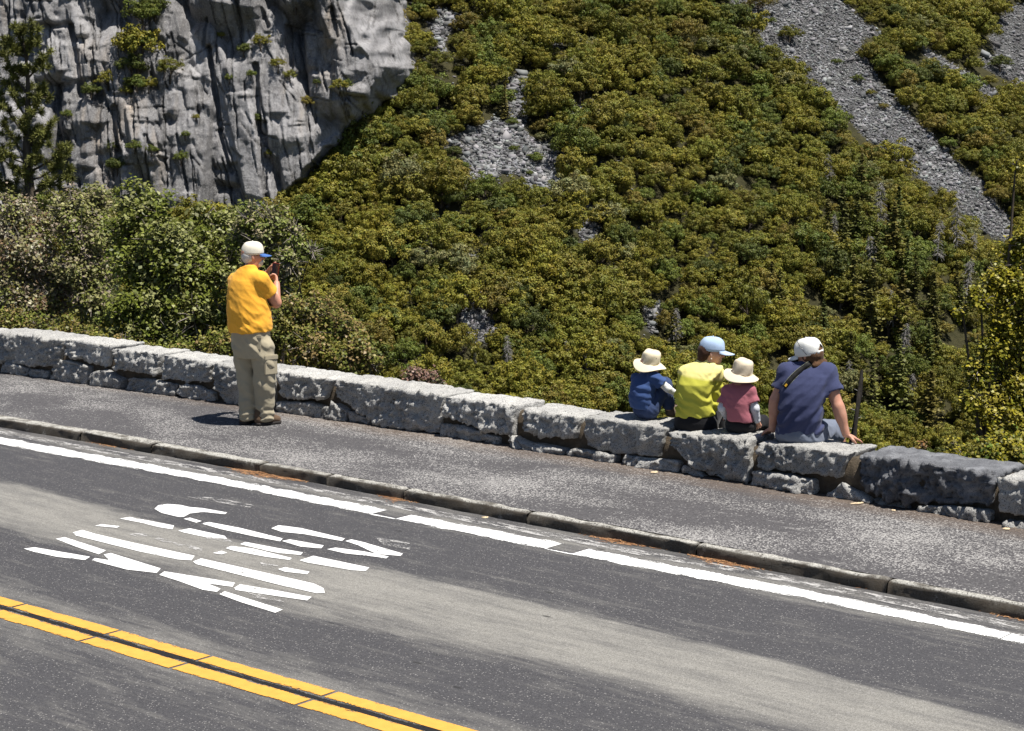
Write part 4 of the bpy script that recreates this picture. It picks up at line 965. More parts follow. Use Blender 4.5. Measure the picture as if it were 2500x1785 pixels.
# ------------------------------------------------------------------ scree: broken rock filling the chutes
def build_scree():
    rng = np.random.default_rng(55); pos = []; size = []
    for pi, poly in enumerate(SCREE):
        P = np.array(poly); x0, y0 = P.min(0); x1, y1 = P.max(0); area = (x1 - x0) * (y1 - y0)
        n = int(area / (3.6 if pi in (0, 2) else 3.6)); x = rng.uniform(x0 - 6, x1 + 6, n); y = rng.uniform(y0 - 6, y1 + 6, n)
        m = in_poly(x + rng.normal(0, 4, n), y + rng.normal(0, 4, n), poly); q = on_mountain(x[m], y[m])
        pos.append(q); size.append(np.clip(rng.lognormal(-2.2, .60, len(q)), .06, .9) * (.85 if pi in (0, 2) else 1.1))
    # stray stones under the trees
    n = 2500; x = rng.uniform(820, 1600, n); y = rng.uniform(0, 900, n); q = on_mountain(x, y); pos.append(q); size.append(np.clip(rng.lognormal(-2.0, .4, n), .08, .5))
    # tonal streaks running downhill
    P = np.concatenate(pos); S = np.concatenate(size); n = len(P)
    cube = np.array([[-1, -1, -1], [1, -1, -1], [1, 1, -1], [-1, 1, -1], [-1, -1, 1], [1, -1, 1], [1, 1, 1], [-1, 1, 1]], float)
    fc = np.array([[0, 3, 2, 1], [4, 5, 6, 7], [0, 1, 5, 4], [1, 2, 6, 5], [2, 3, 7, 6], [3, 0, 4, 7]])
    sc = S[:, None] * rng.uniform(.45, 1.2, (n, 3)) * np.array([1.25, 1, .62])
    V = cube[None] * (1 + rng.uniform(-.38, .25, (n, 8, 3))) * sc[:, None]
    ax = unit(rng.normal(size=(n, 3)) + [0, 0, .0]); an = rng.normal(0, 1.1, n); K = np.zeros((n, 3, 3)); K[:, 0, 1] = -ax[:, 2]; K[:, 0, 2] = ax[:, 1]; K[:, 1, 0] = ax[:, 2]; K[:, 1, 2] = -ax[:, 0]; K[:, 2, 0] = -ax[:, 1]; K[:, 2, 1] = ax[:, 0]
    R = np.eye(3) + np.sin(an)[:, None, None] * K + (1 - np.cos(an))[:, None, None] * (K @ K)
    V = np.einsum('nij,nkj->nki', R, V) + (P + np.stack([0 * S, -.2 * S, .35 * S], 1))[:, None]
    tone = np.clip(rng.normal(.155, .055, (n, 1)), .04, .33); tone = tone * (1 + .45 * fbm((P[:, 0:1] - P[:, 1:2] * .35) / 2.2, P[:, 1:2] / 14, 2.0, 3)); col = tone * (np.array([[1, 1, 1.02]]) + rng.normal(0, .025, (n, 3)))
    me = mesh_np('scree_rocks', V.reshape(-1, 3), (fc[None] + 8 * np.arange(n)[:, None, None]).reshape(-1, 4), cattrs={'tint': np.repeat(col, 8, 0)})
    t = NT('scree_rock'); t.base(t.attr('tint')); t.rough(.9); t.spec(.15)
    o = link('scree_rocks', me, t.m); tag(o, 'grey broken rock scree running down the mountain side', 'scree', kind='stuff'); print('ROCKS', n)
build_scree()
# ------------------------------------------------------------------ trees and shrubs just beyond the wall
def leafy(name, label, cat, blobs, Y, leaves, size, pal, seed, twig=14, bark=M_TRUNK, depth=.8, jitter=.25, twig_r=.010, bare=0, bare_mat=None, root=None):
    """blobs: (px, py, r_px, dY). Leaves crowd the shells of the blobs, limbs run from the root to each of them."""
    rng = np.random.default_rng(seed); C = []; N = []; T = []; ctr = []; tot = sum(b[2] ** 2 for b in blobs)
    for (x, y, r, dy) in blobs:
        yy = Y + dy; c = on_y(x, y, yy); rm = r / (F_PX / yy); ctr.append((c, rm)); m = int(leaves * r * r / tot)
        k = max(4, m // 45); sub = unit(rng.normal(size=(k, 3))) * rm * rng.uniform(.35, .95, (k, 1)) * np.array([1, depth, 1]); idx = rng.integers(k, size=m)
        sr = rm * .34
        q = c + sub[idx] + unit(rng.normal(size=(m, 3))) * sr * rng.random((m, 1)) ** .5
        q += rng.normal(0, .03 + jitter * .1 * rm, (m, 3)); C.append(q); N.append(unit(unit(q - c) * .5 + [.15, -.25, .95] + .6 * rng.normal(size=(m, 3))))
        ct = rng.integers(len(pal), size=k); base = np.array(pal)[ct][idx]; mixr = rng.random((m, 1)) < .3; base = np.where(mixr, np.array(pal)[rng.integers(len(pal), size=m)], base)
        T.append(base * np.clip(rng.normal(1, .25, (m, 1)), .4, 1.8))
    C = np.concatenate(C); N = np.concatenate(N); T = np.concatenate(T)
    V, Fq = leaf_quads(C, N, size * rng.uniform(.55, 1.3, len(C)), rng, .72, .10)
    cm = np.mean([c for c, _ in ctr], axis=0)
    if root is None: root = (cm[0], cm[1])
    gz = float(near_slope(np.array([root[0]]), np.array([root[1]]))[0]); base = np.array([root[0], root[1], gz - .1])
    e = empty(name, tuple(base)); tag(e, label, cat)
    link('crown', mesh_np('crown', V - base, Fq, cattrs={'tint': np.repeat(T, 4, 0)}), M_LEAF2, e)
    paths = []; rad = []; low = min(c[2] for c, _ in ctr); fork = base * .35 + cm * .65; fork[2] = min(base[2] + (cm[2] - base[2]) * .45, low)
    Rt = max(.03, .014 * sum(r for _, r in ctr))
    paths.append([base, base * .5 + fork * .5 + rng.normal(0, .06, 3), fork]); rad.append([Rt * 1.3, Rt, Rt * .85])
    tw = []; twr = []
    for c, rm in ctr:
        mid = fork * .5 + c * .5 + rng.normal(0, .10, 3) + [0, 0, .12]
        paths.append([fork, fork * .7 + mid * .3 + rng.normal(0, .04, 3), mid, c * .8 + mid * .2, c]); rad.append([Rt * .7, Rt * .6, Rt * .42, Rt * .25, Rt * .14])
        for q in range(twig):
            d = unit(rng.normal(size=3) + [0, -.1, .35]) * rm * rng.uniform(.6, 1.12); s0 = c + d * .1
            tw.append([s0, s0 + d * .35 + rng.normal(0, .05, 3) * rm, s0 + d * .7 + rng.normal(0, .06, 3) * rm, s0 + d]); twr.append([twig_r, twig_r * .75, twig_r * .5, twig_r * .25])
    V, Fq = tube(paths, rad, 7); link('trunk', mesh_np('trunk', V - base, Fq, True), bark, e)
    V, Fq = tube(tw, twr, 4); link('twigs', mesh_np('twigs', V - base, Fq, True), M_TWIG, e)['kind'] = 'stuff'
    return e
PG = [(.130, .152, .024), (.170, .188, .042), (.085, .105, .016), (.230, .235, .090)]
PM = [(.240, .215, .110), (.185, .185, .062), (.250, .200, .150), (.145, .155, .040), (.32, .30, .21), (.17, .11, .06)]
PO = [(.190, .175, .040), (.150, .155, .030), (.230, .195, .065), (.24, .17, .07), (.11, .125, .025)]
PP = [(.240, .235, .095), (.180, .205, .055), (.290, .250, .150), (.13, .155, .035)]
PY = [(.260, .225, .018), (.190, .180, .018), (.320, .275, .045), (.120, .125, .013)]
leafy('tree', 'mauve and olive leaved small tree behind wall at far left', 'tree', [(-40, 590, 80, .4), (20, 545, 78, .2), (90, 560, 70, .5), (60, 640, 85, -.3), (-30, 690, 85, 0), (140, 700, 70, -.2), (40, 745, 80, -.5), (110, 770, 60, -.6), (-50, 770, 70, -.5)], 27.5, 17000, .060, PM, 1, twig=30, twig_r=.011)
leafy('tree', 'beige-green leafy tree between the mauve tree and the green tree', 'tree', [(170, 520, 60, .3), (225, 500, 50, .6), (200, 580, 65, 0), (250, 640, 60, .2), (190, 670, 60, -.2), (225, 740, 60, -.3), (265, 560, 45, .4)], 27.0, 12500, .058, PM[:4] + PP[:2], 2, twig=30, twig_r=.011)
leafy('tree', 'bright green broad-leaved tree behind wall left of the standing man', 'tree', [(340, 490, 52, .3), (385, 520, 55, .1), (310, 560, 65, .2), (400, 590, 80, -.2), (470, 600, 62, 0), (330, 650, 78, -.1), (435, 680, 80, -.3), (520, 690, 55, -.2), (360, 750, 75, -.4), (470, 770, 65, -.5), (555, 560, 55, .4), (500, 530, 45, .5), (300, 770, 55, -.4), (540, 760, 50, -.4), (560, 640, 55, .1), (420, 830, 60, -.6), (340, 830, 50, -.6)], 25.0, 19000, .066, PG, 3, twig=10)
leafy('tree', 'sparse pale-leaved tree with bare grey twigs right of the standing man', 'tree', [(610, 535, 42, .3), (665, 545, 48, .2), (715, 575, 40, 0), (640, 600, 52, .1), (705, 640, 40, -.2), (760, 615, 26, -.1), (630, 660, 45, .1), (590, 590, 40, .4), (680, 700, 38, -.2)], 24.0, 6500, .056, PP + PG[:1], 4, twig=46, twig_r=.009)
leafy('shrub', 'rounded olive-yellow shrub over the wall right of the standing man', 'shrub', [(715, 770, 55, .2), (775, 775, 55, .1), (830, 815, 58, 0), (880, 855, 45, -.2), (700, 830, 50, 0), (765, 850, 55, -.2), (660, 790, 42, .2), (640, 850, 45, .1), (905, 890, 28, -.3), (840, 880, 45, -.3)], 21.0, 14500, .042, PO, 5, twig=16, twig_r=.006)
leafy('shrub', 'low olive shrub along the wall at far left', 'shrub', [(20, 795, 45, 0), (90, 805, 42, 0), (160, 815, 45, 0), (-40, 790, 45, 0)], 24.5, 4200, .045, PO + PG[:1], 6, twig=10, twig_r=.006)
leafy('shrub', 'low yellow-green shrub along the wall below the green tree', 'shrub', [(235, 825, 42, 0), (300, 840, 36, 0), (365, 860, 34, -.1), (500, 855, 42, -.3), (560, 840, 45, -.3), (440, 870, 30, -.3)], 23.2, 4200, .045, PO + PG[:2], 7, twig=10, twig_r=.006)
leafy('shrub', 'small dry pinkish shrub peeking over the wall', 'shrub', [(1010, 918, 26, 0), (1045, 922, 22, 0), (1330 - 330 + 70, 935, 16, -.1)], 19.4, 900, .040, [(.25, .16, .13), (.20, .12, .09), (.12, .12, .05)], 8, twig=26, twig_r=.005)
leafy('tree', 'golden-green oak leaning in at the right edge', 'tree', [(2485, 640, 55, .3), (2440, 690, 50, .1), (2500, 720, 60, 0), (2395, 735, 36, -.2), (2460, 790, 60, 0), (2420, 855, 50, -.1), (2500, 860, 70, .2), (2385, 915, 42, -.2), (2460, 945, 60, 0), (2520, 980, 70, 0), (2375, 980, 34, -.3), (2440, 1020, 55, -.2), (2560, 780, 80, .3), (2570, 920, 80, .3), (2495, 590, 35, .2), (2350, 760, 18, -.2), (2480, 400, 14, .2)], 21.5, 24000, .052, PY, 9, twig=16, twig_r=.007)
leafy('shrub', 'yellow-green shrub behind the wall beside the dark boulder', 'shrub', [(2400, 1105, 36, 0), (2450, 1095, 42, .1), (2500, 1095, 48, .2), (2345, 1112, 20, -.1), (2330, 1085, 12, 0), (2480, 1130, 45, 0), (2560, 1110, 50, .1), (2420, 1130, 36, 0)], 16.5, 7500, .040, PY[:3] + PO[:2] + [(.12, .17, .03)], 10, twig=14, twig_r=.005)
leafy('shrub', 'tiny reddish sprig behind the dark boulder', 'shrub', [(2253, 1090, 9, 0), (2250, 1100, 8, 0)], 16.0, 110, .030, [(.24, .13, .05), (.18, .14, .03)], 11, twig=8, twig_r=.003)

# the pine at the left edge: upswept limbs ending in round brushes of long needles
def build_pine():
    rng = np.random.default_rng(12); Y = 72.0
    top = on_y(52, 70, Y); foot = on_y(85, 560, Y); gz = float(near_slope(np.array([foot[0] + .5]), np.array([Y]))[0]); base = np.array([foot[0] + .4, Y, gz])
    e = empty('pine_tree', tuple(base)); tag(e, 'tall dark green pine with long needles at far left before the cliff', 'tree')
    def at(y): 
        t = (y - 70) / 490.0; return top * (1 - t) + foot * t + np.array([.12 * math.sin(t * 7), 0, 0])
    paths = [[base] + [at(y) for y in np.arange(560, 60, -35)]]; n0 = len(paths[0]); rad = [list(np.linspace(.26, .025, n0))]; tufts = []
    # limbs that show in the photograph (trunk y, tip x, tip y), then others all round
    limbs = [(150, 78, 70), (140, 22, 95), (190, 100, 135), (230, 8, 130), (260, 108, 215), (300, 95, 240), (290, 20, 200), (330, -5, 230), (360, 125, 300), (380, 10, 300), (420, 160, 355), (440, 150, 395), (470, 175, 415), (430, -20, 360), (480, -15, 430), (520, 170, 470), (500, 20, 450), (120, 40, 62), (340, 60, 290), (400, 95, 350), (460, 60, 410), (540, 130, 500), (540, 40, 500)]
    for (y, tx, ty) in limbs:
        p = at(y); dy = rng.uniform(-.5, .5); t = on_y(tx, ty, Y + dy); paths.append([p, p * .65 + t * .35 - [0, 0, .12], p * .3 + t * .7 - [0, 0, .14], t]); rad.append([.05, .04, .028, .015])
        for s in (.5, .72, .86, 1.0):
            c = p * (1 - s) + t * s - np.array([0, 0, .12 * math.sin(s * 3.14)]); tufts.append((c, t - p))
            if s > .6:
                for _ in range(2): q = c + rng.normal(0, 1, 3) * [.22, .25, .16]; paths.append([c, q]); rad.append([.018, .008]); tufts.append((q, q - c + [0, 0, .15]))
    for _ in range(26):
        y = rng.uniform(110, 560); a = rng.uniform(0, 6.28); L_ = (.3 + 1.3 * (y - 60) / 500) * rng.uniform(.5, 1.1); p = at(y); t = p + np.array([math.cos(a) * L_ * .75, math.sin(a) * L_, .45 * L_]); paths.append([p, p * .4 + t * .6 - [0, 0, .1 * L_], t]); rad.append([.04, .03, .012])
        for s in (.6, .8, 1.0): tufts.append((p * (1 - s) + t * s, t - p))
    V, Fq = tube(paths, rad, 6); link('trunk', mesh_np('trunk', V - base, Fq, True), M_TRUNK, e)
    Vs = []; Ts = []
    for c, d in tufts:
        d = unit(np.asarray(d, float) + [0, 0, .35]); m = 95; dr = unit(d * .55 + rng.normal(size=(m, 3)) * .8); ln = rng.uniform(.15, .27, (m, 1)); b = c - d * rng.uniform(-.04, .16, (m, 1)); sd = unit(np.cross(dr, rng.normal(size=(m, 3)))) * .015
        Vs.append(np.stack([b - sd, b + sd, b + dr * ln + sd * .4, b + dr * ln - sd * .4], 1).reshape(-1, 3)); g = rng.uniform(.7, 1.3)
        Ts.append(np.repeat(np.array([[.135, .140, .036]]) * g * np.clip(rng.normal(1, .25, (m, 1)), .5, 1.6), 4, 0))
    V = np.concatenate(Vs); link('crown', mesh_np('crown', V - base, np.arange(len(V)).reshape(-1, 4), cattrs={'tint': np.concatenate(Ts)}), M_NEED, e)
build_pine()
# ------------------------------------------------------------------ people: bodies and clothes grown as smooth distance fields
def surface_nets(D, org, h):
    nx, ny, nz = D.shape; S = D < 0
    def cs(A, i, j, k): return A[i:nx - 1 + i, j:ny - 1 + j, k:nz - 1 + k]
    cnt = np.zeros((nx - 1, ny - 1, nz - 1), np.uint8)
    for i in (0, 1):
        for j in (0, 1):
            for k in (0, 1): cnt += cs(S, i, j, k)
    act = (cnt > 0) & (cnt < 8); ids = np.argwhere(act)
    if not len(ids): return np.zeros((0, 3)), np.zeros((0, 4), int)
    I, J, K = ids.T; corner = {(i, j, k): D[I + i, J + j, K + k].astype(float) for i in (0, 1) for j in (0, 1) for k in (0, 1)}
    acc = np.zeros((len(ids), 3)); n = np.zeros(len(ids))
    for ax in range(3):
        for p in (0, 1):
            for q in (0, 1):
                a = [p, q]; a.insert(ax, 0); b = [p, q]; b.insert(ax, 1); da, db = corner[tuple(a)], corner[tuple(b)]
                m = (da < 0) != (db < 0); t = np.where(m, da / np.where(m, da - db, 1), 0)
                pt = np.tile(np.array(a, float), (len(ids), 1)); pt[:, ax] = t; acc += pt * m[:, None]; n += m
    V = (ids + acc / n[:, None]) * h + org
    idx = -np.ones(act.shape, np.int64); idx[act] = np.arange(len(ids)); Fs = []
    for ax in range(3):
        sl0 = [slice(1, -1)] * 3; sl1 = [slice(1, -1)] * 3; sl0[ax] = slice(0, -1); sl1[ax] = slice(1, None)
        s0 = S[tuple(sl0)]; s1 = S[tuple(sl1)]; e = np.argwhere(s0 != s1); o = [1, 1, 1]; o[ax] = 0; e = e + o
        b, c = [(1, 2), (2, 0), (0, 1)][ax]; flip = S[e[:, 0], e[:, 1], e[:, 2]]
        def at(db, dc):
            q = e.copy(); q[:, b] += db; q[:, c] += dc
            return idx[q[:, 0], q[:, 1], q[:, 2]]
        quad = np.stack([at(-1, -1), at(0, -1), at(0, 0), at(-1, 0)], 1)
        quad = np.where(flip[:, None], quad, quad[:, ::-1]); Fs.append(quad[(quad >= 0).all(1)])
    return V, np.concatenate(Fs)
def smin(a, b, k):
    if k <= 0: return np.minimum(a, b)
    h = np.maximum(k - np.abs(a - b), 0) / k
    return np.minimum(a, b) - h * h * k * .25
class Sdf:
    def __init__(s, lo, hi, h=.0075):
        s.h = h; s.o = np.array(lo, float); s.n = np.ceil((np.array(hi) - s.o) / h).astype(int) + 1
        s.D = np.full(s.n, .5, np.float32)
    def box(s, lo, hi):
        a = np.clip(np.floor((np.asarray(lo) - s.o) / s.h).astype(int), 0, s.n); b = np.clip(np.ceil((np.asarray(hi) - s.o) / s.h).astype(int) + 1, 0, s.n)
        g = np.meshgrid(*[s.o[i] + s.h * np.arange(a[i], b[i]) for i in range(3)], indexing='ij')
        return tuple(slice(a[i], b[i]) for i in range(3)), g
    def put(s, lo, hi, fn, k):
        pad = .05 + k; sl, g = s.box(np.asarray(lo) - pad, np.asarray(hi) + pad)
        if g[0].size: s.D[sl] = smin(s.D[sl], fn(*g), k)
        return s
    def cone(s, a, b, ra, rb, k=.02):
        a = np.asarray(a, float); b = np.asarray(b, float); d = b - a; L2 = max(d @ d, 1e-9); r = max(ra, rb)
        def f(x, y, z):
            t = np.clip(((x - a[0]) * d[0] + (y - a[1]) * d[1] + (z - a[2]) * d[2]) / L2, 0, 1)
            return np.sqrt((x - a[0] - t * d[0]) ** 2 + (y - a[1] - t * d[1]) ** 2 + (z - a[2] - t * d[2]) ** 2) - (ra + (rb - ra) * t)
        return s.put(np.minimum(a, b) - r, np.maximum(a, b) + r, f, k)
    def chain(s, pts, rs, k=.02):
        for i in range(len(pts) - 1): s.cone(pts[i], pts[i + 1], rs[i], rs[i + 1], k)
        return s
    def ell(s, c, r, R=None, k=.02):
        c = np.asarray(c, float); r = np.asarray(r, float); R = np.eye(3) if R is None else np.asarray(R)   # rows of R are the local axes
        def f(x, y, z):
            q = [(R[i][0] * (x - c[0]) + R[i][1] * (y - c[1]) + R[i][2] * (z - c[2])) / r[i] for i in range(3)]
            l = np.sqrt(q[0] ** 2 + q[1] ** 2 + q[2] ** 2); g = np.sqrt((q[0] / r[0]) ** 2 + (q[1] / r[1]) ** 2 + (q[2] / r[2]) ** 2)
            return l * (l - 1) / np.maximum(g, 1e-6)
        m = max(r); return s.put(c - m, c + m, f, k)
    def loft(s, st, ang, k=.02):
        """st: (z, x, y, half width, half depth) rising; ang: azimuth the front faces (0 = away from camera)"""
        st = np.array(sorted(map(tuple, st))); zz = st[:, 0]; ca, sa = math.cos(ang), math.sin(ang)
        def f(x, y, z):
            zc = np.clip(z, zz[0], zz[-1]); q = [np.interp(zc.ravel(), zz, st[:, i]).reshape(z.shape) for i in range(1, 5)]
            dx, dy = x - q[0], y - q[1]; a = dx * ca - dy * sa; b = dx * sa + dy * ca
            e = ((np.abs(a) / q[2]) ** 2.4 + (np.abs(b) / q[3]) ** 2.4) ** (1 / 2.4)
            dd = (e - 1) * np.minimum(q[2], q[3]); dz = np.maximum(np.maximum(zz[0] - z, z - zz[-1]), 0)
            return np.where(dz > 0, np.sqrt(np.maximum(dd, 0) ** 2 + dz ** 2), dd)
        m = max(st[:, 3].max(), st[:, 4].max()); lo = [st[:, 1].min() - m, st[:, 2].min() - m, zz[0]]; hi = [st[:, 1].max() + m, st[:, 2].max() + m, zz[-1]]
        return s.put(lo, hi, f, k)
    def cut(s, p, n, soft=.004):       # remove what lies on the side n points to
        n = np.asarray(n, float); n = n / np.linalg.norm(n); sl, g = s.box(s.o, s.o + s.n * s.h)
        d = sum((g[i] - p[i]) * n[i] for i in range(3)); s.D[sl] = -smin(-s.D[sl], -d.astype(np.float32)[tuple(slice(0, m) for m in s.D[sl].shape)], soft); return s
    def cut_local(s, p, n, rad, ax=None):        # the same, only near p (sleeve ends)
        ax = ax or rad * .78
        n = np.asarray(n, float); n = n / np.linalg.norm(n); sl, g = s.box(np.asarray(p) - rad, np.asarray(p) + rad)
        d = sum((g[i] - p[i]) * n[i] for i in range(3)); r2 = (g[0] - p[0]) ** 2 + (g[1] - p[1]) ** 2 + (g[2] - p[2]) ** 2 - d * d; s.D[sl] = np.where((d > 0) & (r2 < ax * ax), np.maximum(s.D[sl], d), s.D[sl]); return s
    def wrinkle(s, fn):
        m = np.argwhere(np.abs(s.D) < .035); p = m * s.h + s.o; s.D[m[:, 0], m[:, 1], m[:, 2]] += fn(p[:, 0], p[:, 1], p[:, 2]); return s
    def mesh(s, name):
        V, Fq = surface_nets(s.D, s.o, s.h)
        return mesh_np(name, V, Fq, True)
def az(a): return np.array([math.sin(a), math.cos(a), 0.0])
def frame(a, pitch=0.0, roll=0.0):      # rows: right, forward, up for azimuth a
    F_ = az(a) * math.cos(pitch) + np.array([0, 0, math.sin(pitch)]); R_ = np.array([math.cos(a), -math.sin(a), 0]); U_ = np.cross(R_, F_)
    R2 = R_ * math.cos(roll) + U_ * math.sin(roll); U2 = U_ * math.cos(roll) - R_ * math.sin(roll)
    return np.stack([R2, F_, U2])
def hand(S, wrist, dirv, palm_n, curl=.5, size=1.0, thumb=1, spread=.06, k=.010):
    d = unit(np.asarray(dirv, float)); n = np.asarray(palm_n, float); n = unit(n - d * (n @ d)); sd = np.cross(d, n) * thumb; w = np.asarray(wrist, float)
    S.ell(w + d * .048 * size, np.array([.040, .050, .016]) * size, np.stack([sd, d, n]), k)
    for i, (o, ln) in enumerate(((.028, .066), (.010, .076), (-.009, .070), (-.027, .054))):
        p = w + d * .082 * size + sd * o * size; dd = unit(d + sd * (o * spread * 60 * .25)); a = 0; pts = [p - d * .01]; 
        for q in range(3):
            a += curl * (.6 + .25 * q); v = dd * math.cos(a) + n * math.sin(a); pts.append(pts[-1] + v * ln * size * (.46, .32, .26)[q])
        S.chain(pts, [.0098 * size, .0092 * size, .0085 * size, .0075 * size], .004)
    t0 = w + d * .020 * size + sd * .030 * size; t1 = t0 + (d * .55 + sd * .65 + n * .35) * .042 * size; t2 = t1 + (d * .85 + sd * .1 + n * .4) * .036 * size
    S.chain([t0, t1, t2], [.013 * size, .011 * size, .0085 * size], .008)
def head(S, c, a, pitch=0.0, roll=0.0, s=1.0, nose=1.0):
    """c = centre of the skull; s = 1 for an adult (0.225 m tall)"""
    B = frame(a, pitch, roll); R_, F_, U_ = B
    q = lambda r, f, u: c + (R_ * r + F_ * f + U_ * u) * s
    S.ell(q(0, -.012, .020), np.array([.076, .096, .092]) * s, B, .02)
    S.ell(q(0, .022, -.030), np.array([.062, .070, .082]) * s, B, .03)
    S.ell(q(0, .055, -.078), np.array([.034, .034, .030]) * s, B, .03)              # chin
    S.cone(q(0, .088, .002), q(0, .108 * nose, -.030), .010 * s, .014 * s, .012)        # nose
    S.ell(q(0, .086, -.056), np.array([.024, .010, .012]) * s, B, .010)              # mouth
    for e in (-1, 1):
        S.ell(q(.075 * e, -.004, -.012), np.array([.010, .020, .032]) * s, frame(a - .35 * e, pitch + .15, roll), .006)   # ears
        S.ell(q(.034 * e, .060, -.022), np.array([.026, .026, .024]) * s, B, .02)    # cheeks
        S.ell(q(.031 * e, .074, .022), np.array([.024, .014, .010]) * s, B, .012)    # brows
    return B
def eyes(parent, c, a, pitch, roll, s):
    B = frame(a, pitch, roll)
    for e in (-1, 1):
        p = c + (B[0] * .031 * e + B[1] * .081 + B[2] * .004) * s; bm = bmesh.new(); bmesh.ops.create_uvsphere(bm, u_segments=10, v_segments=6, radius=.010 * s)
        me = bpy.data.meshes.new('eye'); bm.to_mesh(me); bm.free(); o = link('eye', me, M_EYE, parent); o.location = tuple(p)
def skin_mat(name, col):
    t = NT(name); c = t.coord(); n = t.noise(c, 18, 4, .6); f = t.noise(c, 120, 3)
    t.base(t.mix(t.ramp(n, .35, .7, 0, .55), col, (col[0] * .82, col[1] * .62, col[2] * .55))); t.rough(.5); t.spec(.35); t.bump(f, .15, .003)
    t.b.inputs['Subsurface Weight'].default_value = .06; t.b.inputs['Subsurface Radius'].default_value = (.012, .005, .003)
    return t.m
M_EYE = plain('dark_eye', (.02, .015, .012), .2, .5)
M_SKIN = skin_mat('sunburnt_skin', (.55, .28, .19)); M_SKIN2 = skin_mat('fair_skin', (.60, .35, .25)); M_SKIN3 = skin_mat('tanned_skin', (.50, .27, .19))
def lathe(prof, n=40):
    prof = np.array(prof); th = np.linspace(0, 2 * np.pi, n, endpoint=False)
    V = np.stack([prof[:, None, 0] * np.cos(th), prof[:, None, 0] * np.sin(th), np.repeat(prof[:, 1:2], n, 1)], -1); m = len(prof)
    i, j = np.meshgrid(np.arange(m - 1), np.arange(n), indexing='ij'); j2 = (j + 1) % n
    return V, np.stack([i * n + j, i * n + j2, (i + 1) * n + j2, (i + 1) * n + j], -1).reshape(-1, 4)
def rows(B): return Matrix(((B[0][0], B[1][0], B[2][0]), (B[0][1], B[1][1], B[2][1]), (B[0][2], B[1][2], B[2][2])))
def base_cap(parent, c, B, rw, rl, rh, mat, brim_mat, brim_len=.075, name='cap', droop=.25, gap=False):
    """soft baseball cap: six-panel dome, stitched rim, curved peak and button; c = middle of its rim"""
    n = 48; m = 14; th = np.linspace(0, 2 * np.pi, n, endpoint=False); ph = np.linspace(0, np.pi / 2, m)
    P, T = np.meshgrid(ph, th, indexing='ij'); rr = np.cos(P) ** .72; zz = np.sin(P) ** .9
    seam = 1 - .018 * np.exp(-((np.mod(T + .52, np.pi / 3) - .52) / .07) ** 2) * np.cos(P)
    cr = 1 + .02 * np.sin(T * 3 + P * 5) * np.sin(P * 2)
    x = rw * rr * np.cos(T) * seam * cr; y = rl * rr * np.sin(T) * seam * cr; z = rh * zz * seam + .004 * np.sin(T * 4 + 1) * np.sin(P * 2)
    V = np.stack([x, y, z], -1).reshape(-1, 3); i, j = np.meshgrid(np.arange(m - 1), np.arange(n), indexing='ij'); j2 = (j + 1) % n
    Fq = np.stack([i * n + j, i * n + j2, (i + 1) * n + j2, (i + 1) * n + j], -1).reshape(-1, 4)
    low = np.stack([rw * .99 * np.cos(th), rl * .99 * np.sin(th), np.full(n, -.022)], -1); V = np.concatenate([V, low]); k = m * n
    jj = np.arange(n); Fq = np.concatenate([Fq, np.stack([k + jj, k + (jj + 1) % n, (jj + 1) % n, jj], 1)])
    if gap:                                              # the opening above the strap at the back
        cent = V[Fq].mean(1); ang = np.arctan2(cent[:, 0] / rw, -cent[:, 1] / rl); Fq = Fq[~((np.abs(ang) < .42) & (cent[:, 2] > .004) & (cent[:, 2] < .040 * np.cos(ang / .42 * 1.3)))]
    o = link(name, mesh_np(name, V, Fq, True), mat, parent); md = o.modifiers.new('thick', 'SOLIDIFY'); md.thickness = .003; md.offset = -1
    o.matrix_local = Matrix.Translation(Vector(c)) @ rows(B).to_4x4()
    # peak
    a = np.linspace(-1.02, 1.02, 19); V = []; nb = 7
    for t in a:
        for q in range(nb):
            w = q / (nb - 1); e = math.cos(t * 1.45) ** .55 if abs(t) < 1.02 else 0; bx = rw * math.sin(t); by = rl * math.cos(t)
            L_ = brim_len * max(0, e); V.append((bx * (1 + .10 * w * e), by + L_ * w, -.016 - droop * L_ * w - .030 * (math.sin(t) ** 2) * w))
    b = link('peak', mesh_np('peak', np.array(V), grid_faces(19, nb), True), brim_mat, o); md = b.modifiers.new('thick', 'SOLIDIFY'); md.thickness = .004
    bm = bmesh.new(); bmesh.ops.create_uvsphere(bm, u_segments=10, v_segments=6, radius=.008); me = bpy.data.meshes.new('button'); bm.to_mesh(me); bm.free(); q = link('button', me, mat, o); q.location = (0, 0, rh)
    return o
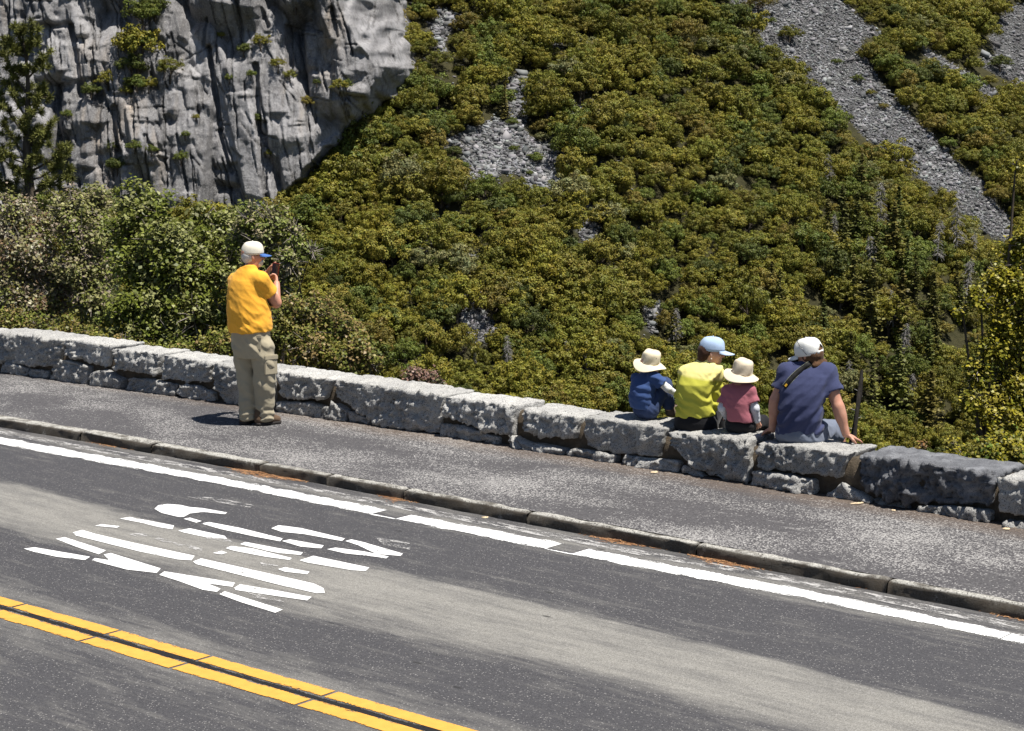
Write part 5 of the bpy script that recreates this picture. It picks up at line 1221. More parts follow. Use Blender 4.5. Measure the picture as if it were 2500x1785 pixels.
def bucket_hat(parent, c, B, r, h, brim, mat, seed, droop=.30):
    """c = middle of the brim join; crown with rounded top, wide wavy brim"""
    n = 56; rng = np.random.default_rng(seed)
    prof = [(.001, h), (r * .45, h * .995), (r * .72, h * .955), (r * .86, h * .88), (r * .93, h * .74), (r * .97, h * .5), (r * .99, h * .25), (r * 1.0, h * .06), (r * 1.01, 0), (r * 1.03, -.004)]
    prof += [(r * 1.03 + brim * t, -.004 - droop * brim * t ** 1.3) for t in (.12, .25, .4, .55, .7, .85, .96, 1.0)]
    V, Fq = lathe(prof, n); th = np.linspace(0, 2 * np.pi, n, endpoint=False); m = len(prof)
    for i in range(m):
        w = max(0, (i - 9) / (m - 10)); V[i, :, 2] += w ** 1.2 * brim * (.26 * np.cos(2 * th) + .10 * np.sin(3 * th + seed))           # sides curl up
        if i < 9: V[i, :, :2] *= (1 + .035 * np.sin(th * 5 + i * .9 + seed) * min(1, i / 3))[:, None]; V[i, :, 2] += .004 * np.sin(th * 3 + seed + i)
    V[:, :, 0] *= .90
    o = link('sun_hat', mesh_np('sun_hat', V.reshape(-1, 3), Fq, True), mat, parent); md = o.modifiers.new('thick', 'SOLIDIFY'); md.thickness = .004
    o.matrix_local = Matrix.Translation(Vector(c)) @ rows(B).to_4x4()
    for (a, z) in ((.35, .62), (-.35, .62), (2.8, .62), (3.5, .62)):                                                 # vent eyelets
        bm = bmesh.new(); bmesh.ops.create_uvsphere(bm, u_segments=8, v_segments=5, radius=.0045); me = bpy.data.meshes.new('eyelet'); bm.to_mesh(me); bm.free(); e = link('eyelet', me, M_EYE, o)
        e.location = (r * .955 * math.cos(a) * .90, r * .955 * math.sin(a), h * z)
    return o
def folds(seed, amp=.006, s=(9, 9, 16), ridge=True, slant=0.0):
    def f(x, y, z):
        n = perlin(x * s[0] + seed, y * s[1] + seed * 2, (z + slant * x) * s[2] - seed); r = (1 - 2 * np.abs(n)) if ridge else n
        return (-amp * .6 * r - amp * .22 * perlin(x * 24 + seed, y * 24, (z + slant * x) * 30)).astype(np.float32)
    return f
M_CREAM = cloth('cream_cotton', (.66, .58, .42), .06); M_TAN = cloth('tan_cotton', (.62, .53, .40), .06)
# ---------------------------------------------------------------- standing man photographing with his phone
def make_standing():
    base = on_z(622, 1036, WALK_Z); Y0 = base[1]; k = 3.247; pm = F_PX / Y0
    def J(cx, cy, dy=0.0): return on_y(480 + cx / k, 560 + cy / k, Y0 + dy) - base
    hw = lambda n: n / k / pm
    e = empty('person', tuple(base)); tag(e, 'man in yellow-orange T-shirt and khaki trousers standing, raising a phone', 'person')
    A = math.radians(38); L_, H_ = (-.45, -.45, -.03), (.5, .65, 1.80)
    rs, ls = J(508, 398, -.10), J(305, 405, .10); re, rw_ = J(630, 582, .06), J(634, 432, .17); le, lw = J(470, 560, .42), J(556, 350, .40)
    hc = J(441, 205, .02); HA, HP = math.radians(72), -.06
    rh, rk, ra = J(515, 870, -.06), J(538, 1180, -.03), J(543, 1490, 0); lh, lk, la = J(365, 870, .07), J(398, 1180, .05), J(398, 1490, .03)
    S = Sdf(L_, H_, .0075)
    S.loft([(J(0, 900)[2], *J(425, 900)[:2], .16, .12), (J(0, 650)[2], *J(415, 650)[:2], .165, .145), (J(0, 450)[2], *J(398, 450)[:2], .17, .11), (J(0, 350)[2], *J(400, 350)[:2], .13, .08)], A, .03)
    S.chain([rs, re, rw_], [.052, .046, .031], .02); S.chain([ls, le, lw], [.050, .046, .031], .02)
    S.cone((rs + re) / 2, re, .052, .046, .02)
    S.cone(J(412, 350), hc + [0, 0, -.07], .062, .058, .03)
    S.chain([rh + [-.03, .04, 0], rk, ra], [.06, .05, .035], .03); S.chain([lh + [.02, -.01, 0], lk, la], [.06, .05, .035], .03)
    S.chain([ra, ra + az(math.radians(58)) * .09 - [0, 0, .045]], [.033, .02]); S.chain([la, la + az(math.radians(22)) * .09 - [0, 0, .045]], [.033, .02])
    head(S, hc, HA, HP)
    hand(S, rw_, (J(628, 375, .26) - rw_), np.array([-.5, .6, .5]), .75, 1.05, -1)
    hand(S, lw, (J(585, 300, .36) - lw), np.array([.75, -.35, .1]), .14, 1.05, 1, .16)
    link('body', S.mesh('body'), M_SKIN, e)
    eyes(e, hc, HA, HP, 0, 1.0)
    # T-shirt
    T = Sdf(L_, H_, .0075); st = []
    for cy, cx, w, d, dy in ((830, 423, .200, .172, 0), (760, 420, .203, .182, 0), (650, 414, .203, .185, 0), (560, 405, .198, .168, 0), (460, 396, .193, .140, 0), (400, 395, .176, .118, 0), (350, 398, .135, .090, 0), (305, 408, .085, .070, 0), (280, 412, .068, .062, 0)):
        p = J(cx, cy, dy); st.append((p[2], p[0], p[1], w, d))
    T.loft(st, A, .03)
    sm = rs + (re - rs) * .56; T.chain([rs + [-.03, .01, .01], rs, sm, sm + (re - rs) * .2], [.066, .072, .076, .078], .035); T.cut_local(sm, re - rs, .12)
    sm2 = ls + (le - ls) * .55; T.chain([ls + [.03, 0, .0], ls, sm2, sm2 + (le - ls) * .2], [.055, .060, .070, .072], .035); T.cut_local(sm2, le - ls, .11)
    T.cut(J(420, 806), (.04, .0, -1)); T.cut(J(412, 284), (-.25, .1, 1))
    def wr(x, y, z):
        a = folds(3.1, .012, (6, 6, 11), True, .8)(x, y, z); low = np.clip((1.15 - z) / .25, 0, 1)
        return a * (.5 + .8 * low) + .010 * low * np.sin((z - .35 * x) * 46 + 3 * perlin(x * 5, y * 5, z * 5)) * .35 - .004 * np.exp(-((x + .07) / .03) ** 2) * np.clip((1.35 - z) * 4, 0, 1)
    T.wrinkle(wr); link('t_shirt', T.mesh('t_shirt'), cloth('orange_jersey', (.82, .40, .042), .05), e)
    # cargo trousers
    Pn = Sdf(L_, H_, .0075); st = []
    for cy, cx, w, d in ((780, 424, .178, .158), (850, 430, .186, .160), (940, 440, .184, .158), (1010, 450, .17, .14)):
        p = J(cx, cy); st.append((p[2], p[0], p[1], w, d))
    Pn.loft(st, A, .03)
    Pn.chain([J(520, 930, -.05), J(536, 1060, -.05), J(540, 1220, -.03), J(540, 1380, 0), J(541, 1470, 0)], [.108, .104, .098, .086, .084], .02)
    Pn.chain([J(372, 930, .06), J(386, 1060, .06), J(400, 1220, .05), J(404, 1380, .03), J(405, 1465, .02)], [.105, .098, .088, .078, .078], .02)
    Pn.cut(J(430, 786), (0, 0, 1))
    def wp(x, y, z):
        low = np.clip((.35 - z) / .3, 0, 1)
        return folds(5.7, .012, (6, 6, 9), True, .5)(x, y, z) + .007 * low ** 2 * np.sin(z * 95 + 4 * perlin(x * 7, y * 7, z * 4)) + .003 * np.sin((z + .8 * x) * 40) * (1 - low)
    Pn.wrinkle(wp); kh = cloth('khaki_cotton', (.36, .315, .225), .08); tr = link('trousers', Pn.mesh('trousers'), kh, e)
    def pocket(c, w, h, a, name, dep=.016):
        B = frame(a); bm = bmesh.new(); bmesh.ops.create_cube(bm, size=1); bmesh.ops.scale(bm, vec=(w, dep, h), verts=bm.verts); bmesh.ops.bevel(bm, geom=bm.edges[:], offset=.006, segments=2, affect='EDGES')
        bmesh.ops.subdivide_edges(bm, edges=bm.edges[:], cuts=2, use_grid_fill=True)
        me = bpy.data.meshes.new(name); bm.to_mesh(me); bm.free(); o = link(name, me, kh, tr); o.matrix_local = Matrix.Translation(Vector(c)) @ rows(B).to_4x4(); return o
    pocket(J(588, 1085, -.115), .135, .155, math.radians(-38), 'cargo_pocket', .022); pocket(J(588, 1015, -.118), .145, .045, math.radians(-38), 'pocket_flap', .030)
    pocket(J(455, 905, -.158), .14, .12, math.radians(10), 'back_pocket', .014); pocket(J(455, 850, -.160), .145, .035, math.radians(10), 'pocket_flap', .022)
    # walking shoes
    for (hx, hy, dy, a, an) in ((500, 1545, -.03, 58, ra), (378, 1540, .03, 22, la)):
        B = Sdf(L_, H_, .0065); h = J(hx, hy, dy); h[2] = .045; d = az(math.radians(a)); t = h + d * .175
        B.chain([h, h + d * .09 + [0, 0, .012], t + [0, 0, -.008]], [.046, .050, .040], .03); B.cone(h + [0, 0, .02], h + [0, 0, .075], .045, .046, .02); B.cut((0, 0, .002), (0, 0, -1)); B.wrinkle(folds(hx, .003, (20, 20, 20)))
        sh = link('shoe', B.mesh('shoe'), cloth('brown_suede', (.115, .075, .048), .2), e)
        Q = Sdf(L_, H_, .0065); hh = h.copy(); hh[2] = .012; Q.chain([hh, hh + d * .09, hh + d * .178], [.050, .050, .045], .03); Q.cut((0, 0, .0), (0, 0, -1)); Q.cut((0, 0, .024), (0, 0, 1)); link('sole', Q.mesh('sole'), plain('dark_rubber', (.035, .030, .028), .8), sh)
    # grey hair and beard, cap
    B = frame(HA, HP); q = lambda r, f, u: hc + B[0] * r + B[1] * f + B[2] * u
    Hh = Sdf(hc - .2, hc + .2, .006); Hh.ell(q(0, -.026, -.002), (.077, .078, .085), B); Hh.cut(q(0, .018, 0), B[1] + B[2] * .1); Hh.cut(q(0, 0, -.078), -B[2] + B[1] * .2); Hh.wrinkle(folds(2, .003, (40, 40, 14)))
    hm = cloth('grey_hair', (.56, .54, .51), .25, 120); link('hair', Hh.mesh('hair'), hm, e)
    Bd = Sdf(hc - .2, hc + .2, .006); Bd.ell(q(0, .058, -.072), (.050, .046, .040), B); Bd.ell(q(0, .085, -.052), (.034, .020, .012), B); Bd.cut(q(0, .02, 0), -B[1]); Bd.wrinkle(folds(4, .003, (40, 40, 30))); link('beard', Bd.mesh('beard'), hm, e)
    base_cap(e, q(0, .002, .030), frame(HA, HP + .05), .090, .106, .100, cloth('off_white_cotton', (.66, .62, .52), .05), cloth('blue_peak', (.055, .13, .36), .06), .075)
    for s_ in (-1, 1):
        v, f = tube([[q(.079 * s_, .0, .004), q(.074 * s_, .075, .004), q(.04 * s_, .098, .002)]], [[.002, .002, .002]], 6); link('glasses', mesh_np('glasses', v, f, True), M_EYE, e)
    # the phone he holds is a thing of its own
    c = J(624, 322, .27) + base; up = unit((J(631, 270, .27) - J(616, 372, .27))); nrm = unit(np.array([-.15, -.97, .15])); rt = unit(np.cross(-nrm, up)); nrm = np.cross(up, rt) * -1
    bm = bmesh.new(); bmesh.ops.create_cube(bm, size=1); bmesh.ops.scale(bm, vec=(.070, .010, .136), verts=bm.verts); bmesh.ops.bevel(bm, geom=bm.edges[:], offset=.004, segments=2, affect='EDGES')
    me = bpy.data.meshes.new('phone'); bm.to_mesh(me); bm.free(); ph = empty('phone', tuple(c)); tag(ph, 'smartphone in a red case held up by the standing man', 'phone')
    R = Matrix((( rt[0], -nrm[0], up[0]), (rt[1], -nrm[1], up[1]), (rt[2], -nrm[2], up[2]))).to_4x4(); ph.matrix_world = Matrix.Translation(Vector(c)) @ R
    link('case', me, plain('red_case', (.20, .035, .022), .5), ph)
    bm = bmesh.new(); bmesh.ops.create_cube(bm, size=1); bmesh.ops.scale(bm, vec=(.060, .002, .122), verts=bm.verts); me = bpy.data.meshes.new('screen'); bm.to_mesh(me); bm.free(); sc = link('screen', me, plain('phone_glass', (.012, .014, .028), .12, .5), ph); sc.location = (0, -.0062, 0)
make_standing()

def seat_point(px, dv=.20, zc=None):
    """middle of the wall top below photo column px"""
    lo, hi = -18.0, -4.0
    for _ in range(40):
        u = (lo + hi) / 2; z = float(cap_z(u)); p = np.array([*xy_of(u, wall_v(u) + dv), z]); x, _y = project(p)
        if x < px: lo = u
        else: hi = u
    return p
def seat_z(px, py):  return 0
# ---------------------------------------------------------------- father in navy T-shirt
def make_father():
    base = seat_point(1952, .20); Y0 = base[1]; k = 5.415; pm = F_PX / Y0
    def J(cx, cy, dy=0.0): return on_y(1780 + cx / k, 800 + cy / k, Y0 + dy) - base
    e = empty('person', tuple(base)); tag(e, 'man in navy T-shirt, shorts and white cap sitting at the right, propped on both arms', 'person')
    A = math.radians(22); lo, hi = (-.42, -.45, -.62), (.55, .80, .98)
    rs, re, rw_ = J(1292, 595, .02), J(1440, 1040, -.06), J(1545, 1405, -.07); ls, le, lw = J(772, 580, .10), J(615, 960, .10), J(575, 1340, .16)
    hc = J(1058, 335, .08); HA, HP, HR = math.radians(-50), -.10, .08
    rhip, rkn = J(1110, 1410, .06), J(1440, 1375, .46); lhip, lkn = J(830, 1400, .10), J(900, 1370, .58); rkn[2] = min(rkn[2], .10); lkn[2] = .08
    S = Sdf(lo, hi, .0075)
    S.loft([(J(0, 1420)[2], *J(945, 1420, .04)[:2], .15, .10), (J(0, 1000)[2], *J(950, 1000, .0)[:2], .135, .09), (J(0, 700)[2], *J(1010, 700, .03)[:2], .16, .10), (J(0, 520)[2], *J(1030, 520, .06)[:2], .11, .07)], A, .03)
    S.chain([rs, re, rw_], [.050, .044, .032], .02); S.ell((rs + re) / 2 + (re - rs) * .08, (.046, .048, .09), frame(0, 0, .3), .02); S.ell(re + (rw_ - re) * .28, (.044, .046, .085), frame(0, 0, .25), .03)
    S.chain([ls, le, lw], [.054, .046, .032], .02); S.ell(le + (lw - le) * .28, (.043, .045, .085), None, .03)
    S.cone(J(1035, 530, .06), hc + [0, 0, -.07], .062, .056, .03); head(S, hc, HA, HP, HR)
    wr_ = rw_.copy(); hand(S, wr_ + [0, 0, -.005], np.array([.80, .30, -.34]), np.array([-.1, .1, -1]), .12, 1.05, -1, .10); hand(S, lw, np.array([-.25, .85, -.35]), np.array([0, .1, -1]), .14, 1.05, 1)
    S.chain([rhip, rkn, rkn + [.06, .04, -.42]], [.085, .056, .045], .03); S.chain([lhip, lkn, lkn + [.0, .03, -.42]], [.085, .056, .045], .03)
    for q, a in ((rkn + [.06, .04, -.42], .4), (lkn + [0, .03, -.42], .2)): S.chain([q, q + az(a) * .15 + [0, 0, -.05]], [.042, .032], .02)
    link('body', S.mesh('body'), M_SKIN3, e); eyes(e, hc, HA, HP, HR, 1)
    T = Sdf(lo, hi, .0075); st = []
    for cy, cx, w, d, dy in ((1460, 925, .176, .130, .03), (1350, 930, .182, .132, .02), (1200, 938, .178, .130, .0), (1000, 950, .170, .122, -.01), (850, 980, .180, .120, .0), (720, 1005, .190, .116, .02), (620, 1020, .190, .104, .04), (560, 1028, .165, .088, .05), (510, 1030, .115, .072, .06), (465, 1032, .076, .062, .07), (440, 1035, .064, .056, .08)):
        p = J(cx, cy, dy); st.append((p[2], p[0], p[1], w, d))
    T.loft(st, A, .03)
    sm = rs + (re - rs) * .56; T.chain([rs + [-.05, 0, .02], rs, sm, sm + (re - rs) * .2], [.066, .074, .075, .074], .035); T.cut_local(sm, re - rs, .11)
    sm2 = ls + (le - ls) * .60; T.chain([ls + [.05, 0, .02], ls, sm2, sm2 + (le - ls) * .2], [.066, .070, .066, .066], .035); T.cut_local(sm2, le - ls, .11)
    T.cut(J(945, 1385, .02), (.02, -.06, -1)); T.cut(J(1035, 452, .07), (0, .35, 1))
    T.wrinkle(lambda x, y, z: folds(7.3, .010, (5, 5, 10), True, -.9)(x, y, z) + .007 * np.clip((.42 - z) * 4, 0, 1) * np.sin((z - .9 * x) * 52 + 3 * perlin(x * 6, y * 6, z * 6)))
    navy = cloth('navy_jersey', (.045, .053, .115), .12); link('t_shirt', T.mesh('t_shirt'), navy, e)
    P = Sdf(lo, hi, .0075); st = []
    for cy, cx, w, d, dy in ((1500, 950, .185, .155, .06), (1450, 945, .196, .165, .05), (1390, 935, .190, .155, .04), (1320, 935, .176, .135, .03)):
        p = J(cx, cy, dy); st.append((max(p[2], .0), p[0], p[1], w, d))
    P.loft(st, A, .03); P.chain([rhip + [0, 0, .01], rkn], [.115, .092], .03); P.chain([lhip + [0, 0, .01], lkn], [.115, .092], .03); P.cut_local(rkn - (rkn - rhip) * .08, rkn - rhip, .15); P.cut_local(lkn - (lkn - lhip) * .08, lkn - lhip, .15)
    P.cut((0, 0, -.012), (0, 0, -1)) if False else None
    P.wrinkle(folds(9.9, .012, (10, 10, 12), True, .7)); link('shorts', P.mesh('shorts'), cloth('slate_shorts', (.145, .165, .215), .12), e)
    for q, a in ((rkn + [.06, .04, -.42], .4), (lkn + [0, .03, -.42], .2)):
        B = Sdf(np.array(q) - .25, np.array(q) + .3, .008); q2 = q + np.array([0, 0, -.04]); B.chain([q2, q2 + az(a) * .17], [.046, .040], .03); B.cone(q2, q2 + [0, 0, .07], .046, .046); link('shoe', B.mesh('shoe'), cloth('grey_shoe', (.10, .10, .10), .2), e)
    B = frame(HA, HP, HR); q = lambda r, f, u: hc + B[0] * r + B[1] * f + B[2] * u
    Hh = Sdf(hc - .24, hc + .2, .006); Hh.ell(q(0, -.028, -.008), (.084, .093, .094), B); Hh.ell(q(.035, -.080, -.085), (.060, .040, .030), B, .03); Hh.ell(q(-.02, -.075, -.090), (.060, .038, .026), B, .03); Hh.cut(q(0, .030, 0), B[1]); Hh.wrinkle(folds(2.4, .006, (34, 34, 18)))
    link('hair', Hh.mesh('hair'), cloth('brown_hair', (.095, .050, .026), .35, 120), e)
    cp = base_cap(e, q(0, .0, .014), frame(HA, HP - .10, HR + .06), .096, .121, .110, cloth('white_nylon', (.72, .72, .69), .04), cloth('white_peak', (.74, .74, .72), .03), .078, gap=True)
    v, f = tube([[(-.093, -.03, -.01), (-.095, .01, .06), (-.06, .05, .105), (0, .06, .118), (.06, .05, .105)]], [[.0022] * 5], 5); link('sunglasses_arm', mesh_np('sunglasses_arm', v, f, True), M_EYE, cp)
    # camera strap across the back, hugging the shirt
    pts = []
    for cx, cy, dy in ((1090, 468, .0), (1020, 500, -.06), (930, 560, -.085), (850, 640, -.088), (790, 710, -.070), (745, 770, -.04), (722, 800, .0)): pts.append(J(cx, cy, dy))
    pts = np.array(pts); tt = np.linspace(0, 1, 30); P2 = np.stack([np.interp(tt, np.linspace(0, 1, len(pts)), pts[:, i]) for i in range(3)], 1)
    for it in range(3): P2[1:-1] = (P2[:-2] + 2 * P2[1:-1] + P2[2:]) / 4
    tg = unit(np.gradient(P2, axis=0)); out = unit(np.stack([.25 * (P2[:, 0] - .03), -np.ones(30), .35 * np.ones(30)], 1)); sd = unit(np.cross(tg, out)); 
    def band(off0, off1, lift): 
        V = np.stack([P2 + sd * off0 + out * lift, P2 + sd * off1 + out * lift], 1).reshape(-1, 3); me = mesh_np('strap', V, grid_faces(30, 2), True); return me
    # drop the band onto the shirt surface
    inv = lambda p: T.D[tuple(np.clip(((p - T.o) / T.h).astype(int), 0, T.n - 1).T)]
    for it in range(40):
        d = inv(P2); P2 = P2 - out * np.clip(d - .007, -.01, .01)[:, None]
    for it in range(2): P2[1:-1] = (P2[:-2] + 2 * P2[1:-1] + P2[2:]) / 4
    st_ = link('camera_strap', band(-.021, .021, .004), plain('black_webbing', (.012, .012, .012), .7), e); md = st_.modifiers.new('t', 'SOLIDIFY'); md.thickness = .004
    link('strap_piping', band(.0195, .0225, .0075), plain('pale_piping', (.40, .42, .30), .7), st_); link('strap_piping', band(-.0225, -.0195, .0075), plain('pale_piping', (.40, .42, .30), .7), st_)
    V = np.stack([P2[22:27] - sd[22:27] * .008 + out[22:27] * .009, P2[22:27] + sd[22:27] * .008 + out[22:27] * .009], 1).reshape(-1, 3); link('strap_badge', mesh_np('strap_badge', V, grid_faces(5, 2), True), plain('yellow_badge', (.75, .42, .03), .6), st_)
make_father()

# ---------------------------------------------------------------- mother in yellow-green shirt
def crop2(k=5.6875):
    return k
def make_mother():
    base = seat_point(1700, .20); Y0 = base[1]; k = 5.6875
    def J(cx, cy, dy=0.0): return on_y(1500 + cx / k, 800 + cy / k, Y0 + dy) - base
    e = empty('person', tuple(base)); tag(e, 'woman in lime yellow long-sleeved shirt and pale blue cap sitting, looking right', 'person')
    A = math.radians(25); lo, hi = (-.36, -.36, -.60), (.45, .80, .98)
    rs, re, rw_ = J(1428, 620, .0), J(1418, 1050, .04), J(1330, 1150, .26); ls, le, lw = J(985, 620, .10), J(920, 930, .24), J(1030, 1080, .42)
    hc = J(1345, 335, .06); HA, HP, HR = math.radians(90), -.06, .0
    rhip, rkn = J(1270, 1330, .10), J(1420, 1300, .56); lhip, lkn = J(1010, 1330, .12), J(1060, 1290, .60); rkn[2] = .10; lkn[2] = .10
    S = Sdf(lo, hi, .0075)
    S.loft([(J(0, 1330)[2], *J(1130, 1330, .06)[:2], .13, .10), (J(0, 1000)[2], *J(1110, 1000, .02)[:2], .105, .08), (J(0, 700)[2], *J(1180, 700, .02)[:2], .125, .085), (J(0, 520)[2], *J(1220, 520, .05)[:2], .09, .06)], A, .03)
    S.chain([rs, re, rw_], [.044, .036, .026], .02); S.chain([ls, le, lw], [.044, .036, .026], .02); hand(S, rw_, np.array([-.7, .5, -.1]), np.array([0, -.3, -1]), .5, .92, -1); hand(S, lw, np.array([.6, .5, -.2]), np.array([0, -.3, -1]), .5, .92, 1)
    S.cone(J(1245, 500, .05), hc + np.array([-.012, -.004, -.065]), .050, .045, .03); head(S, hc, HA, HP, HR, .97)
    S.chain([rhip, rkn, rkn + [.03, .03, -.40]], [.085, .055, .042], .03); S.chain([lhip, lkn, lkn + [.0, .03, -.40]], [.085, .055, .042], .03)
    for q in (rkn + [.03, .03, -.40], lkn + [0, .03, -.40]): S.chain([q, q + az(.4) * .14 + [0, 0, -.05]], [.04, .03], .02)
    link('body', S.mesh('body'), M_SKIN2, e); eyes(e, hc, HA, HP, HR, .97)
    T = Sdf(lo, hi, .0075); st = []
    for cy, cx, w, d, dy in ((1290, 1130, .168, .13, .06), (1180, 1120, .164, .125, .04), (1050, 1112, .148, .110, .015), (900, 1112, .142, .105, .0), (780, 1135, .146, .105, .0), (680, 1175, .152, .102, .02), (600, 1205, .152, .092, .03), (545, 1220, .130, .078, .04), (500, 1230, .092, .064, .05), (460, 1240, .062, .054, .06), (440, 1245, .054, .05, .06)):
        p = J(cx, cy, dy); st.append((p[2], p[0], p[1], w, d))
    T.loft(st, A, .03); T.chain([rs + [-.05, 0, .02], rs, re, rw_], [.052, .054, .045, .034], .03); T.chain([ls + [.05, 0, .02], ls, le, lw], [.052, .054, .045, .034], .03)
    T.cut_local(rw_ - unit(rw_ - re) * .02, rw_ - re, .06); T.cut_local(lw - unit(lw - le) * .02, lw - le, .06)
    T.cut(J(1120, 1225, .03), (.06, 0, -1)); T.cut(J(1243, 455, .06), (.05, .3, 1))
    def wy(x, y, z):
        m = np.clip((.45 - z) / .25, 0, 1); n = perlin(x * 7, y * 7, z * 7)
        return folds(4.4, .004, (8, 8, 14), True, .9)(x, y, z) + .0095 * m * np.sin((z + .55 * x) * 78 + 3.5 * n) * np.clip(.6 + perlin(x * 5 + 3, y * 5, z * 9), .1, 1) + .006 * (1 - m) * np.sin((z - .9 * x) * 70 + 3 * n) * np.clip((x - .02) * 8, 0, 1)
    T.wrinkle(wy)
    t = NT('lime_jersey'); c = t.coord(); x, y, z = t.sep(c); zy = float(J(0, 690)[2])
    edge = t.ramp(t.math('ADD', z, t.math('MULTIPLY', x, .12)), zy - .012, zy + .012)
    sp = t.noise(c, 300, 2); t.base(t.mix(edge, t.mix(sp, (.43, .42, .055), (.52, .50, .075)), (.74, .66, .25))); t.rough(.85); t.spec(.15); t.bump(t.noise(c, 60, 5), .2, .004)
    link('shirt', T.mesh('shirt'), t.m, e)
    P = Sdf(lo, hi, .0075); st = []
    for cy, cx, w, d, dy in ((1420, 1140, .160, .14, .08), (1370, 1135, .178, .150, .07), (1300, 1130, .176, .145, .06), (1200, 1125, .160, .125, .05)):
        p = J(cx, cy, dy); st.append((max(p[2], -.01), p[0], p[1], w, d))
    P.loft(st, A, .03); P.chain([rhip, rkn, rkn + [.03, .03, -.34]], [.102, .075, .055], .03); P.chain([lhip, lkn, lkn + [0, .03, -.34]], [.102, .075, .055], .03); P.wrinkle(folds(8.1, .003, (9, 9, 12)))
    link('trousers', P.mesh('trousers'), cloth('black_stretch', (.012, .012, .014), .1), e)
    for q in (rkn + [.03, .03, -.40], lkn + [0, .03, -.40]):
        B = Sdf(np.array(q) - .25, np.array(q) + .3, .008); q2 = q + np.array([0, 0, -.035]); B.chain([q2, q2 + az(.4) * .16], [.042, .036], .03); B.cone(q2, q2 + [0, 0, .06], .043, .043); link('shoe', B.mesh('shoe'), cloth('grey_walking_shoe', (.11, .10, .09), .2), e)
    B = frame(HA, HP, HR); q = lambda r, f, u: hc + (B[0] * r + B[1] * f + B[2] * u) * .97
    Hh = Sdf(hc - .24, hc + .2, .006); Hh.ell(q(0, -.024, .0), (.081, .090, .094), B); Hh.ell(q(.01, -.075, -.060), (.050, .036, .046), B, .03); Hh.cut(q(0, -.022, -.02), B[1] - B[2] * .55); Hh.wrinkle(folds(6.4, .005, (34, 34, 18)))
    link('hair', Hh.mesh('hair'), cloth('dark_brown_hair', (.055, .026, .016), .35, 120), e)
    base_cap(e, q(0, .004, .034), frame(HA, HP - .02, HR), .088, .106, .094, cloth('pale_blue_cotton', (.36, .47, .64), .05), cloth('pale_blue_peak', (.40, .50, .66), .05), .088)
    bm = bmesh.new(); bmesh.ops.create_uvsphere(bm, u_segments=8, v_segments=6, radius=.005); me = bpy.data.meshes.new('earring'); bm.to_mesh(me); bm.free(); o = link('earring', me, plain('silver', (.7, .7, .7), .25, .8), e); o.location = tuple(q(.082, -.004, -.050))
make_mother()

